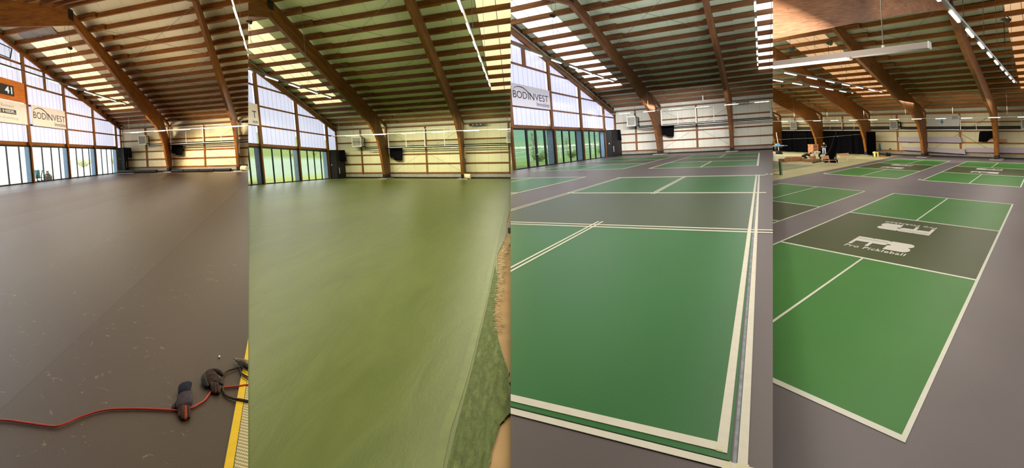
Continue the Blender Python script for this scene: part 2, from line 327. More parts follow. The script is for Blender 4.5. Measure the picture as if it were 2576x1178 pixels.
def arch(k, u, label):
    h = H[k]; A = ARCH[k]; t = A['t']; root = empty('timber_arch', P(k, u - t / 2, A['out'][0][0] - 1, 0), label + ' in the ' + h['phrase'], 'arch', 'timber roof arches of the ' + h['phrase'])
    r = h['ridge']; top = []
    v0 = A['out'][-1][0]; n = 6
    for i in range(n + 1):
        v = v0 + (r - v0) * i / n; top.append((v, roof(k, v)))
    far = A['inn'] + [(r, roof(k, r) - .02)] + top[::-1][1:] + A['out'][::-1]
    arc = lambda a, b, c: (math.hypot(a - 20, b), b * .8 + a * .24 + c)
    m = MB(k)      # curved far half, as strips so that it stays planar and clean
    inn = A['inn'][:]; outer = A['out'] + top[1:]
    def samp(pl, s):
        L = [0]
        for a, b in zip(pl, pl[1:]): L.append(L[-1] + math.hypot(b[0] - a[0], b[1] - a[1]))
        d = s * L[-1]
        for i in range(len(pl) - 1):
            if d <= L[i + 1] + 1e-9:
                f = (d - L[i]) / (L[i + 1] - L[i]); return (pl[i][0] + (pl[i + 1][0] - pl[i][0]) * f, pl[i][1] + (pl[i + 1][1] - pl[i][1]) * f), d
        return pl[-1], L[-1]
    N = 40; pr = None
    pts, fs, uvs = [], [], []
    for i in range(N + 1):
        (a, d1), (b, d2) = samp(inn, i / N), samp(outer, i / N)
        w_ = math.hypot(a[0] - b[0], a[1] - b[1])
        pts += [(u, a[0], a[1]), (u, b[0], b[1]), (u - t, b[0], b[1]), (u - t, a[0], a[1])]
        if i:
            q = 4 * (i - 1); e = 4 * i
            for x, y, ya, yb in ((0, 1, 0, w_), (1, 2, w_, w_ + t), (2, 3, 0, w_), (3, 0, 0, t)):
                fs.append((q + x, q + y, e + y, e + x)); uvs.append([(pd, ya), (pd, yb), (d2, yb), (d2, ya)])
        pd = d2
    fs += [(0, 3, 2, 1), (4 * N, 4 * N + 1, 4 * N + 2, 4 * N + 3)]; uvs += [[(0, 0)] * 4] * 2
    m.add(pts, fs, uvs); m.build('arch_rib', h['wood'], root)
    # near half of the arch, sloping down towards the viewer's side
    nb = [A['inn'][-1]] + A['near']; m = MB(k); nt = [(r, roof(k, r))] + [(v, roof(k, v)) for v, w in A['near']]
    for i in range(len(nb) - 1):
        a, b, c, d = nb[i], nb[i + 1], nt[i], nt[i + 1]
        if i == 0: a = (r, a[1]) if a[0] < r else a
        m.hexa([(u - t, a[0], a[1]), (u - t, c[0], c[1]), (u - t, b[0], b[1]), (u - t, d[0], d[1]), (u, a[0], a[1]), (u, c[0], c[1]), (u, b[0], b[1]), (u, d[0], d[1])], 1)
        sl = (b[1] - a[1]) / (b[0] - a[0])      # grain follows the underside
        for fi in range(len(m.uv) - 6, len(m.uv)):
            m.uv[fi] = [(lambda c_: (q_[0], c_))(q_[1] - (u if abs(q_[1] - u - 0) < 0 else 0) - sl * (q_[0] - a[0]) - a[1]) for q_ in m.uv[fi]]
    m.build('near_rib', h['woodbeam'] if 'woodbeam' in h else h['wood'], root)
    # knee rafter, eave post, ridge joint plate, foot shoe and pad
    s = h['sv']; VB = h['VB']; ve = VB - .35 * s; v1 = A['out'][-1][0]
    tt = t * .8
    MB(k).hexa([(u - tt, v1 - 1.2 * s, roof(k, v1 - 1.2 * s) - .3), (u - tt, v1 - 1.2 * s, roof(k, v1 - 1.2 * s)), (u - tt, ve, roof(k, ve) - .28), (u - tt, ve, roof(k, ve)),
                (u - .02, v1 - 1.2 * s, roof(k, v1 - 1.2 * s) - .3), (u - .02, v1 - 1.2 * s, roof(k, v1 - 1.2 * s)), (u - .02, ve, roof(k, ve) - .28), (u - .02, ve, roof(k, ve))], 1).build('knee_rafter', h['wood'], root)
    MB(k).box(u - tt, u - .02, VB - .75 * s, VB - .3 * s, 2.6, roof(k, VB - .35 * s) - .26, 2).build('eave_post', h['wood'], root)
    MB(k).box(u - t - .03, u + .03, r - .35 * s, r + .25 * s, roof(k, r) - .62, roof(k, r) + .02, 1).build('ridge_plate', STEEL, root)
    MB(k).box(u - t - .03, u + .03, A['inn'][0][0] - .05, A['out'][0][0] - .1, .06, .5, 2).build('foot_shoe', STEEL, root)
    MB(k).box(u - t * 2.6, u + t * 1.6, A['inn'][0][0] - .5 * s, A['out'][0][0] + .0, .005, .08).build('foot_pad', CONC, root)
    prune(root)
    return root

SKY = {1: [(-21.6, -17.95, 1, 11, 3)], 2: [(-21.1, -17.75, -2, 8, 3), (-2.4, 3.6, -2, 8, 5)], 3: [(-14.4, -11.72, -3, 8, 3), (-.1, 4.1, -3, 8, 5)], 4: [(-12.45, -9.88, -1, 10, 4), (-1.45, 1.1, -1, 10, 4)]}
SKYC = {1: ((255, 240, 178), 1.25), 2: ((255, 232, 172), 1.1), 3: ((255, 250, 240), 1.7), 4: ((240, 190, 138), .82)}
SKYW = {1: 'cream glowing', 2: 'warm yellow glowing', 3: 'bright white glowing', 4: 'peach-coloured glowing'}
nwin = [0]
def winname():
    nwin[0] += 1; return 'window_%d' % nwin[0]
def slab(m, k, u0, u1, v0, v1, dz0, dz1):
    p = []
    for u in (u0, u1):
        for v in (v0, v1):
            for dz in (dz0, dz1): p.append((u, v, roof(k, v) + dz))
    m.add(p, [(0, 1, 3, 2), (4, 6, 7, 5), (0, 4, 5, 1), (2, 3, 7, 6), (0, 2, 6, 4), (1, 5, 7, 3)],
          [[(p[i][0], p[i][1]) for i in f] for f in [(0, 1, 3, 2), (4, 6, 7, 5), (0, 4, 5, 1), (2, 3, 7, 6), (0, 2, 6, 4), (1, 5, 7, 3)]])
def roofing(k):
    h = H[k]; r = h['ridge']; VB = h['VB'] + .3; d = h['dep']; m = MB(k); cuts = [(a, b, h['ls'] + j0 * h['ds'], h['ls'] + (j1 + 1) * h['ds']) for a, b, j0, j1, n in SKY[k]]
    u = h['uf'] - .4
    for a, b, v0, v1 in cuts:
        slab(m, k, u, a, r, VB, d, d + .12)
        if v0 > r: slab(m, k, a, b, r, v0, d, d + .12)
        slab(m, k, a, b, v1, VB, d, d + .12); u = b
    slab(m, k, u, h['uend'], r, VB, d, d + .12)
    slab(m, k, h['uf'] - .4, h['uend'], 4.5, r, d, d + .12)
    o = m.build('ceiling', h['ceil']); tag(o, 'pale panelled roof lining above the timber purlins of the ' + h['phrase'], 'ceiling', kind='structure')
    # skylights
    c, st = SKYC[k]; rowlab = {0: 'left', 1: 'right'}
    for i, (a, b, j0, j1, n) in enumerate(SKY[k]):
        pm = polycarb('skylight %d %d' % (k, i), c, st, (b - a) / n, -(a / ((b - a) / n)) % 1 if False else ((-a / ((b - a) / n)) % 1), .08, .22)
        for j in range(j0, j1 + 1):
            v0 = h['ls'] + j * h['ds']; v1 = v0 + h['ds']
            if v1 < r + .5: continue
            m = MB(k); slab(m, k, a, b, max(v0, r), v1, d + .02, d + .06)
            o = m.build(winname(), pm)
            if o: tag(o, '%s translucent roof skylight, %s row from the eave, %s band, %s' % (SKYW[k], ORD[j1 - j], 'left' if i == 0 and k != 4 or (k == 4 and i == 0) else 'right', h['phrase']), 'skylight', 'skylight rows of the ' + h['phrase'], 'structure')
def purlins(k):
    h = H[k]; A = arch_x(k); spn = (A[-1] - A[-2]); lap = .155 * spn; lap2 = .095 * spn; wv = .17 * h['sv']; s = h['sv']
    js = list(range(int(math.floor((h['ridge'] + .3 - h['ls']) / h['ds'])) + 1, h['nj']))
    spans = []
    edges = ([h['uf']] if k != 4 else []) + A
    if edges[-1] < h['uend']: edges = edges + [h['uend'] + 2]
    for i in range(len(edges) - 1): spans.append((edges[i], edges[i + 1], i % 2))
    names = ['gable bay', 'middle bay', 'right bay', 'far right bay'] if k != 4 else ['leftmost bay', 'curtain bay', 'skylight bay', 'bay left of the banner', 'right skylight bay', 'far right bay']
    if k == 4: names = ['leftmost bay', 'second bay', 'skylight bay', 'banner bay', 'right bay', 'far right bay']
    def one(v0, a, b, row, lab):
        off = -wv * 1.02 if row == 0 else 0
        m = MB(k); p = []
        lo, hi = a, b
        for u in (lo, hi):
            for v in (v0 - wv + off, v0 + off):
                wb = roof(k, v0)
                p += [(u, v, wb), (u, v, wb + h['dep'] + .03)]
        m.hexa(p, 0); o = m.build('roof_purlin', h['wood'])
        if o: tag(o, lab, 'purlin', 'roof purlins of the ' + h['phrase'])
    for bi, (a, b, row) in enumerate(spans):
        a2 = a - (lap2 if row else lap2) if bi else a; b2 = b + lap
        for j in js:
            one(h['ls'] + j * h['ds'], a2, b2, row, 'timber roof purlin, %s row up from the eave, %s, %s' % (ORD[h['nj'] - 1 - j], names[bi], h['phrase']))
    # near slope, beyond the ridge
    if k in (1, 4):
        n = 0; v = h['ridge'] - .55 * s
        while v > h['ridge'] * .35:
            one(v, h['uf'] if k == 1 else -14, h['uend'], 1, 'dark timber purlin of the near roof slope, %s from the ridge, %s' % (ORD[n], h['phrase'])); v -= h['ds']; n += 1
H[4]['woodbeam'] = wood('light glulam beam', (150, 92, 52), (200, 134, 84), (224, 160, 106), 26)
for k in H:
    roofing(k); purlins(k)
    for u, l in zip(arch_x(k), ARCHL[k]): arch(k, u, l)
m = MB(0); wb_ = m.hexa([(-70, -4.2, -4), (-70, -4.2, 8), (-70, -4, -4), (-70, -4, 8), (70, -4.2, -4), (70, -4.2, 8), (70, -4, -4), (70, -4, 8)]); tag(m.build('wall_front', plain('front wall board', (186, 176, 156), .7)), 'plain pale wall behind the viewer closing all four halls', 'wall', kind='structure')
m = MB(0); m.hexa([(-70, -4.2, 7.6), (-70, -4.2, 7.8), (-70, 9, 10.6), (-70, 9, 10.8), (70, -4.2, 7.6), (70, -4.2, 7.8), (70, 9, 10.6), (70, 9, 10.8)]); tag(m.build('ceiling', plain('near roof board', (120, 100, 76), .7)), 'boarded roof strip above and behind the viewer', 'ceiling', kind='structure')
m = MB(0); m.hexa([(-70, -4.2, -2.6), (-70, -4.2, -2.4), (-70, 3, -2.6), (-70, 3, -2.4), (70, -4.2, -2.6), (70, -4.2, -2.4), (70, 3, -2.6), (70, 3, -2.4)]); tag(m.build('floor', plain('near floor slab', (96, 88, 80), .8)), 'concrete slab under and behind the viewer', 'floor', kind='structure')
m = MB(0); m.hexa([(-50, 3, -2.95), (-50, 3, -2.75), (-50, 70, -2.95), (-50, 70, -2.75), (80, 3, -2.95), (80, 3, -2.75), (80, 70, -2.95), (80, 70, -2.75)]); tag(m.build('floor', plain('foundation slab', (70, 64, 58), .9)), 'dark foundation slab under all four halls', 'foundation', kind='structure')
m = MB(3); m.hexa([(a, v, w) for a, v, w in [(-14, 57.6, -2.2), (-14, 57.6, -.02), (-14, 57.7, -2.2), (-14, 57.7, -.02), (7, 57.6, -2.2), (7, 57.6, -.02), (7, 57.7, -2.2), (7, 57.7, -.02)]]); m.build('trim_3', CONC) and tag(col.objects[-1], 'concrete edge below the back wall of the taped-court hall', 'trim', kind='structure')
n3 = PL[3][1]; pe = lambda y, z: CAM + (ray(1944.2, 379.6 - 0) * y); m = MB(0); q_ = []
for y in (1.2, 60):
    for off in (.004, .06):
        d_ = ray(1944.2, 1000); e_ = Vector((d_.x, 1, 0)) * y; base = Vector((e_.x, e_.y, 0))
        for z in (-2.9, -.06):
            p_ = Vector((base.x, base.y, z)); p_ -= n3 * ((p_ - CAM).dot(n3) + off); q_.append(tuple(p_))
m.hexa(q_); tag(m.build('trim_4', CONC), 'low concrete retaining edge where the taped-court hall steps down to the logo-court hall', 'trim', kind='structure')
# eave beam and long back wall
def backwall(k):
    h = H[k]; VB = h['VB']; u0 = h['uf'] - .3; u1 = h['uend'] + 2; top = roof(k, VB) + h['dep'] + .05; ph = h['phrase']
    m = MB(k); m.add([(u0, VB, .5), (u0, VB, top), (u0, VB + .15, .5), (u0, VB + .15, top), (u1, VB, .5), (u1, VB, top), (u1, VB + .15, .5), (u1, VB + .15, top)],
                     [(0, 1, 3, 2), (4, 6, 7, 5), (0, 4, 5, 1), (2, 3, 7, 6), (0, 2, 6, 4), (1, 5, 7, 3)], [[(0, 0)] * 4, [(0, 0)] * 4, [(u0, .5), (u1, .5), (u1, top), (u0, top)], [(0, 0)] * 4, [(0, 0)] * 4, [(0, 0)] * 4])
    tag(m.build('wall_back', h['wallm']), 'cream panelled long wall at the back of the ' + ph, 'wall', kind='structure')
    tag(MB(k).box(u0, u1, VB - .06, VB + .1, .14, .5).build('trim_1', CONC), 'pale concrete plinth under the long back wall, ' + ph, 'plinth', kind='structure')
    tag(MB(k).box(u0, u1, VB - .12, VB - .06, 0, .16).build('baseboard_back', BLACK), 'black base strip along the foot of the back wall, ' + ph, 'baseboard', kind='structure')
    rn = ['lowest', 'second lowest', 'middle', 'upper', 'topmost']
    for i, w in enumerate(h['wr']):
        _, v, w1 = onwall(k, 0, w, .05); th = .075 if k != 4 else .07
        o = MB(k).box(u0, u1, VB - .1, VB, w1 - th, w1 + th, 0).build('wall_rail', h['wood']); tag(o, '%s brown timber rail running along the back wall, %s' % (rn[i], ph), 'rail', 'back wall rails of the ' + ph)
    o = MB(k).box(u0, u1, VB - .25 * h['sv'], VB, roof(k, VB) - .28, roof(k, VB) - .1, 0).build('eave_beam', h['wood']); tag(o, 'dark timber eave beam along the top of the back wall, ' + ph, 'beam')
    o = MB(k).box(u0, u1, VB - .295 * h['sv'], VB - .255 * h['sv'], roof(k, VB) - .16, roof(k, VB) - .07, 0).build('eave_duct', plain('grey trunking', (128, 126, 116), .5)); tag(o, 'thin grey cable trunking under the eave, ' + ph, 'trunking')
STUDS = {1: [(-18.55, 'left of the first arch'), (-9.78, 'between the two arches')], 2: [(-18.2, 'left of the first arch'), (-10.1, 'between the two arches'), (-1.07, 'at the right edge')],
         3: [(-12.2, 'left of the first arch'), (-5.9, 'between the two arches'), (1.2, 'at the right edge')], 4: [(-21.66, 'at the far left'), (-16.24, 'above the curtain'), (-11.0, 'beside the air heater'), (-5.9, 'beside the banner'), (-.9, 'at the far right')]}
for k in H:
    backwall(k)
    for u, l in STUDS[k]:
        uu, v, _ = onwall(k, u, 1); h = H[k]; wd_ = .09 if k != 4 else .07
        o = MB(k).box(uu - wd_, uu + wd_, h['VB'] - .16, h['VB'], .5, roof(k, h['VB']) - .29, 2).build('wall_stud', h['wood'])
        if o: tag(o, 'upright timber stud on the back wall, %s, %s' % (l, h['phrase']), 'stud', 'back wall studs of the ' + h['phrase'])

# ---------------------------------------------------------------- glazed gable walls of the first three halls
GAB = {1: dict(start=18.6, up=[24.38, 30.10, 35.73, 41.55], lo=[24.70, 30.44, 36.06, 41.97], pw=.30, pd=.34, lw=.18, ld=.15,
               mull=[[19.9, 21.9, 23.35], [26.35, 27.72, 29.0], [32.08, 33.37, 34.75], [37.7, 39.08, 40.43]], rib=.585, rph=.0, poly=((224, 226, 248), .95), end=42.35),
       2: dict(start=20.7, up=[26.62, 32.55, 38.58], lo=[26.83, 32.78, 38.9], pw=.30, pd=.34, lw=.18, ld=.13,
               mull=[[22.4, 23.9, 25.35], [26.42 + 2.08, 29.92, 31.36], [34.47, 35.86, 37.3]], rib=.636, rph=.0, poly=((210, 216, 240), .92), end=39.2),
       3: dict(start=29.55, up=[36.9, 44.28, 51.9], lo=[37.82, 45.15, 52.75], pw=.42, pd=.26, lw=.22, ld=.1,
               mull=[[32.42, 34.05, 35.84], [39.73, 41.56, 43.3], [47.3, 49.1, 50.9]], rib=.80, rph=.2, poly=((210, 213, 250), .98), end=53.2)}
GP = {1: 'clear glazed sliding doors onto bright ground', 2: 'glazed sliding doors onto pale grass', 3: 'glazed sliding doors onto green fields'}
def clip_top(poly, k, off):
    h = H[k]; R = lambda v: h['a'] - h['b'] * v - h['d1'] - off; out = []
    n = len(poly)
    for i in range(n):
        a, b = poly[i], poly[(i + 1) % n]; da, db = R(a[0]) - a[1], R(b[0]) - b[1]
        if da >= 0: out.append(a)
        if da * db < 0: f = da / (da - db); out.append((a[0] + (b[0] - a[0]) * f, a[1] + (b[1] - a[1]) * f))
    return out
FIN = plain('blue grey cladding outside', (112, 138, 170), .6, 0, .08)
for k, g in GAB.items():
    h = H[k]; uf = h['uf']; ph = h['phrase']; rl = h['rails']; ups = [g['start']] + g['up']; los = [g['start'] + .3] + g['lo']
    pc = polycarb('rib sheet %d' % k, g['poly'][0], g['poly'][1], g['rib'], g['rph'])
    nb = len(g['up']); bn = {3: ['first', 'second', 'third'], 4: ['first', 'second', 'third', 'fourth']}[nb]
    pn = ['leftmost', 'second', 'third', 'fourth'][:nb]; pn = pn[:-1] + ['rightmost']
    for i in range(nb):
        v0 = ups[i] + g['pw']; v1 = ups[i + 1]
        # translucent sheets, row by row
        rows = [rl[0] + .25] + rl[1:] + [rl[-1] + 1.6]
        for r in range(len(rows) - 1):
            a, b = rows[r] + (.06 if r else 0), rows[r + 1] - .06
            segs = [(v0, v1)]
            if k == 1 and i == 0 and r in (1, 2): continue
            if k == 1 and i == 1 and r == 3: segs = [(v0, 27.42), (27.72, v1)]
            if k == 3 and i == 0 and r == 3: segs = [(v0, 32.66), (33.1, v1)]
            for s0, s1 in segs:
                pl = clip_top([(s0, a), (s1, a), (s1, b), (s0, b)], k, .4)
                if len(pl) < 3 or max(p[1] for p in pl) - min(p[1] for p in pl) < .12: continue
                o = MB(k).prism(pl, uf - .06, uf - .02).build(winname(), pc)
                if o: tag(o, 'ribbed translucent wall sheet, %s row up, %s bay of the gable, %s' % (ORD[r], pn[i], ph), 'window', 'translucent gable sheets of the ' + ph, 'structure')
            if len(segs) == 2: tag(MB(k).box(uf - .05, uf + .1, segs[0][1], segs[1][0], a, b, 2).build('short_stud', h['wood']), 'short timber stud between two translucent sheets, ' + ph, 'stud')
        # doors
        a, b = los[i] + g['lw'], los[i + 1]; wd_ = rl[0]
        d = empty('door_%d' % (i + 1), P(k, uf, (a + b) / 2, 0), '%s, %s bay from the left, %s' % (GP[k], ORD[i], ph), 'glass door', kind='structure')
        MB(k).box(uf - .08, uf + .03, a, b, wd_ - .13, wd_, 1).build('head_frame', FRAME, d); MB(k).box(uf - .08, uf + .03, a, b, 0, .09, 1).build('sill_frame', FRAME, d)
        mw = .085 * h['sv']
        for q, vm in enumerate(g['mull'][i]):
            wide = 1.9 if (k == 3 and i == 0) else 1
            if vm > a: MB(k).box(uf - .08, uf + .03, vm - mw * wide * .6, vm + mw * wide * .6, .09, wd_ - .13, 2).build('mullion', FRAME, d)
        for vm in (a + .05, b - .05): MB(k).box(uf - .08, uf + .03, vm - .05, vm + .05, .09, wd_ - .13, 2).build('jamb', FRAME, d)
        MB(k).box(uf - .04, uf - .03, a, b, .05, wd_ - .1).build('glass_pane', glass(), d)
        if k == 3 and i == 0:
            MB(k).box(uf + .03, uf + .1, 33.9, 34.25, 1.02, 1.08).build('door_handle', WHITE, d); MB(k).box(uf + .03, uf + .12, 32.5, 33.3, wd_ - .2, wd_ - .13).build('door_closer', plain('grey closer', (120, 124, 120)), d)
        prune(d)
        o = MB(k).box(uf - .62, uf - .1, b - .06, b + .06, -.1, wd_ + .1).build('outside_fin', FIN)
        if o: tag(o, 'blue-grey cladding fin outside, right of the %s glazed bay, %s' % (ORD[i], ph), 'cladding', 'cladding fins of the ' + ph)
    # posts
    for i in range(nb + 1):
        po = empty('gable_post', P(k, uf, ups[i], 0), 'timber gable post, %s, %s' % ((['at the left seam'] + ['right of the %s glazed bay' % ORD[j] for j in range(nb)])[i], ph), 'post')
        v = ups[i]; top = roof(k, v + g['pw']) - h['d1'] - .44; pw, pd = g['pw'], g['pd']
        MB(k).box(uf + .12, uf + pd, v, v + pw, rl[0] + .02, top, 2).build('upper_post', h['wood'], po)
        MB(k).box(uf - .08, uf + g['ld'], los[i], los[i] + g['lw'], 0, rl[0] - .005, 2).build('lower_post', h['wood'], po)
        prune(po)
    # rails, head beam, rafter
    v0 = ups[0]; VB = h['VB']
    hb = MB(k).box(uf - .05, uf + .1, v0, g['end'], rl[0], rl[0] + .25, 1).build('head_beam', h['wood']); tag(hb, 'timber head beam above the glazed doors of the ' + ph, 'beam')
    for j, w in enumerate(rl[1:]):
        ve = min(VB, (h['a'] - h['d1'] - .35 - w) / h['b'])
        if k == 1 and j == 1: v0_ = 24.6
        else: v0_ = v0
        if ve > v0_ + .5:
            o = MB(k).box(uf - .05, uf + .09, v0_, ve, w - .065, w + .065, 1).build('gable_rail', h['wood'])
            if o: tag(o, 'timber rail across the translucent gable, %s above the doors, %s' % (ORD[j], ph), 'rail')
    va = h['ridge']; R0 = lambda v: roof(k, v) - h['d1']
    MBr = MB(k).hexa([(uf - .05, va, R0(va) - .42), (uf - .05, va, R0(va)), (uf - .05, VB - .2, R0(VB) - .42), (uf - .05, VB - .2, R0(VB)), (uf + .16, va, R0(va) - .42), (uf + .16, va, R0(va)), (uf + .16, VB - .2, R0(VB) - .42), (uf + .16, VB - .2, R0(VB))], 1)
    o = MBr.build('gable_rafter', h['wood']); tag(o, 'sloping timber rafter along the top of the gable, ' + ph, 'rafter')
    o = MB(k).hexa([(uf + .165, va, R0(va) - .02), (uf + .165, va, R0(va) + .08), (uf + .165, VB - .2, R0(VB) - .02), (uf + .165, VB - .2, R0(VB) + .08), (uf + .24, va, R0(va) - .02), (uf + .24, va, R0(va) + .08), (uf + .24, VB - .2, R0(VB) - .02), (uf + .24, VB - .2, R0(VB) + .08)], 1).build('cable_tray', plain('grey trunking', (128, 126, 116), .5))
    tag(o, 'thin grey cable tray on the gable rafter, ' + ph, 'cable tray')
    o = MB(k).hexa([(uf - .2, va, R0(va) - .1), (uf - .2, va, roof(k, va) + h['dep'] + .05), (uf - .2, VB, R0(VB) - .1), (uf - .2, VB, roof(k, VB) + h['dep'] + .05), (uf - .06, va, R0(va) - .1), (uf - .06, va, roof(k, va) + h['dep'] + .05), (uf - .06, VB, R0(VB) - .1), (uf - .06, VB, roof(k, VB) + h['dep'] + .05)], 1).build('trim_2', plain('dark verge board', (60, 44, 34), .8)); tag(o, 'dark verge board between gable rafter and roof lining, ' + ph, 'trim', kind='structure')
    # corner post leaning with the side wall, and the solid strip of gable beyond the last door
    o = MB(k).box(uf - .05, uf + .12, VB - .42 * h['sv'], VB - .12, rl[0], R0(VB) - .3, 2).build('corner_post', h['wood']); tag(o, 'timber corner post where gable and back wall meet, ' + ph, 'post')
    pl = clip_top([(ups[-1] + g['pw'], rl[0] + .25), (VB - .42 * h['sv'], rl[0] + .25), (VB - .42 * h['sv'], 9), (ups[-1] + g['pw'], 9)], k, .4)
    o = MB(k).prism(pl, uf - .06, uf - .02).build(winname(), pc); tag(o, 'narrow ribbed translucent sheet in the corner of the gable, ' + ph, 'window', kind='structure')
    bx = empty('corner_cabinet', P(k, uf + .5, g['end'] + .6, 0), 'black cloth-covered cabinet in the corner beside the last glazed door, ' + ph, 'cabinet')
    du = 1.0 if k < 3 else .62
    MB(k).box(uf - .02, uf + du, g['end'], VB - .15, 0, rl[0] + .1, 2).build('cabinet_body', plain('black cabinet board', (18, 19, 22), .7, 0, .2), bx)
    MB(k).box(uf + du, uf + du + .02, g['end'] + .55, g['end'] + .68, .6, 1.3, 2).build('white_sign', WHITE, bx)
    MB(k).box(uf + .3, uf + .36, g['end'] - .03, g['end'], 1.55, 1.72).build('socket_plate', WHITE, bx); prune(bx)
def cloth(k, name, label, pts, v, th=.16, seed=0):
    """hanging cloth: an outline in (u, w) with folds along u and real thickness"""
    h = H[k]; rnd = random.Random(seed); us = [p[0] for p in pts]; a, b = min(us), max(us); n = 16; top = []; bot = []
    def lohi(u):
        ws = []
        for i in range(len(pts)):
            p, q = pts[i], pts[(i + 1) % len(pts)]
            if (p[0] - u) * (q[0] - u) <= 0 and abs(p[0] - q[0]) > 1e-6: ws.append(p[1] + (q[1] - p[1]) * (u - p[0]) / (q[0] - p[0]))
        return (min(ws), max(ws)) if ws else (0, 0)
    m = MB(k); rows = 6; P_ = []
    for i in range(n + 1):
        u = a + (b - a) * min(max(i / n, .002), .998); lo, hi = lohi(u)
        for j in range(rows + 1):
            w = hi + (lo - hi) * j / rows; f = math.sin(i * 1.7 + seed) * th * .4 * (j + 1) / rows + rnd.uniform(-.2, .2) * th * .3
            P_.append((u, v - f, w))
    Q = [(p[0], p[1] + th, p[2]) for p in P_]; N = len(P_); fs = []
    R_ = rows + 1
    for i in range(n):
        for j in range(rows):
            q = i * R_ + j; fs.append((q, q + 1, q + R_ + 1, q + R_)); fs.append((N + q, N + q + R_, N + q + R_ + 1, N + q + 1))
    for i in range(n):
        q = i * R_; fs.append((q, q + R_, N + q + R_, N + q)); q += rows; fs.append((q, N + q, N + q + R_, q + R_))
    for j in range(rows): fs.append((j, N + j, N + j + 1, j + 1)); q = n * R_ + j; fs.append((q, q + 1, N + q + 1, N + q))
    m.add(P_ + Q, fs, [[(0, 0)] * 4] * len(fs)); o = m.build(name, CLOTH, smooth=True)
    if o: tag(o, label, 'cloth')
    return o
def wallpts(k, pts, off): return [(lambda r: (r[0], r[2]))(onwall(k, u, w, off)) for u, w in pts]
cloth(1, 'black_cloth', 'black cloth bunched over the corner cabinet top, dark-floored hall', [(-22.3, 2.96), (-20.8, 2.9), (-20.74, 1.76), (-21.3, 1.74), (-21.6, 2.1), (-22.3, 2.3)], H[1]['VB'] - 1.3, .22, 1)
cloth(1, 'black_cloth', 'black cloth hanging right of the first arch, dark-floored hall', wallpts(1, [(-14.6, 2.98), (-12.92, 2.93), (-13.05, 1.86), (-13.99, 1.88), (-14.05, 2.05), (-14.6, 2.1)], .5), H[1]['VB'] - .6, .2, 2)
cloth(2, 'black_cloth', 'black cloth bunched over the corner cabinet top, olive-floored hall', [(-21.4, 3.36), (-20.4, 3.36), (-20.3, 2.0), (-21.0, 2.05), (-21.4, 2.5)], H[2]['VB'] - 1.3, .22, 3)
cloth(2, 'black_cloth', 'black cloth hanging right of the first arch, olive-floored hall', wallpts(2, [(-14.55, 3.45), (-13.0, 3.42), (-13.1, 2.03), (-14.05, 2.08), (-14.1, 2.35), (-14.55, 2.38)], .5), H[2]['VB'] - .6, .2, 4)
cloth(3, 'black_cloth', 'black cloth bunched over the corner cabinet top, taped-court hall', [(-14.5, 3.33), (-14.0, 3.3), (-13.88, 1.95), (-14.35, 2.1), (-14.5, 2.6)], H[3]['VB'] - 1.4, .28, 5)
cloth(3, 'black_cloth', 'black cloth hanging right of the first arch, taped-court hall', wallpts(3, [(-9.4, 3.42), (-8.15, 3.36), (-8.24, 2.0), (-8.96, 2.14), (-9.0, 2.3), (-9.4, 2.35)], .5), H[3]['VB'] - .7, .26, 6)
cloth(4, 'black_cloth', 'black cloth hung left of the tall arch below the pipes, logo-court hall', wallpts(4, [(-4.45, 3.2), (-3.5, 3.24), (-3.55, 2.45), (-3.75, 2.35), (-4.0, 1.95), (-4.56, 1.94), (-4.55, 2.6)], .5), H[4]['VB'] - .8, .3, 7)

# ---------------------------------------------------------------- outdoors beyond the gables
def ground(k, near, mid, far, label, strip=None):
    h = H[k]; uf = h['uf']; t = NT('field %d' % k); uv = t.new('ShaderNodeTexCoord'); sp = t.new('ShaderNodeSeparateXYZ'); t.l(uv.outputs['UV'], sp.inputs[0])
    n = t.noise(t.uvmap(.12, .12), 1, 3); n2 = t.noise(t.uvmap(2.2, 2.2), 1, 4)
    d = t.math('ADD', sp.outputs[0], t.math('MULTIPLY', n, 6)); f = t.math('DIVIDE', t.math('SUBTRACT', uf, d), 120)
    c = t.ramp(f, [(.0, near), (.06, near), (.13, mid), (.3, mid), (.36, far), (1, far)])
    if strip:
        a = t.math('MULTIPLY', t.math('GREATER_THAN', f, strip[0]), t.math('LESS_THAN', f, strip[1])); c = t.mix(a, c, strip[2])
    t.col(t.mix(t.math('MULTIPLY', n2, .25), c, tuple(x * .6 for x in lin(near)[:3]) + (1,))); m_ = t.set(.95, 0, .1)
    m = MB(k); m.solid = False
    for (ua, wa), (ub, wb) in (((uf - .1, -.12), (uf - 14, -.15)), ((uf - 14, -.15), (uf - 40, 3.2)), ((uf - 40, 3.2), (uf - 150, 24))):
        for v0, v1 in ((6, 40), (40, 90), (90, 200), (200, 420)):
            m.quad([(ua, v0, wa), (ub, v0, wb), (ub, v1, wb), (ua, v1, wa)], [(ua, v0), (ub, v0), (ub, v1), (ua, v1)])
    o = m.build('field', m_); tag(o, label, 'field', kind='structure')
ground(1, (240, 244, 228), (248, 250, 246), (244, 250, 248), 'overexposed near-white ground outside the doors of the dark-floored hall')  # daylight glare is put into the ground colour as near white
ground(2, (168, 178, 98), (166, 186, 158), (128, 148, 80), 'pale yellow-green grass outside the doors of the olive-floored hall')
ground(3, (112, 142, 74), (102, 142, 98), (92, 134, 106), 'green meadow and hillside outside the doors of the taped-court hall', (.2, .23, (190, 190, 170)))
BARK = plain('pale bark', (150, 150, 120), .9, 0, .2); LEAF = {1: plain('pale tan leaves', (226, 222, 170), .9), 2: plain('pale olive leaves', (190, 206, 110), .9), 3: plain('fresh leaves', (132, 158, 96), .9)}
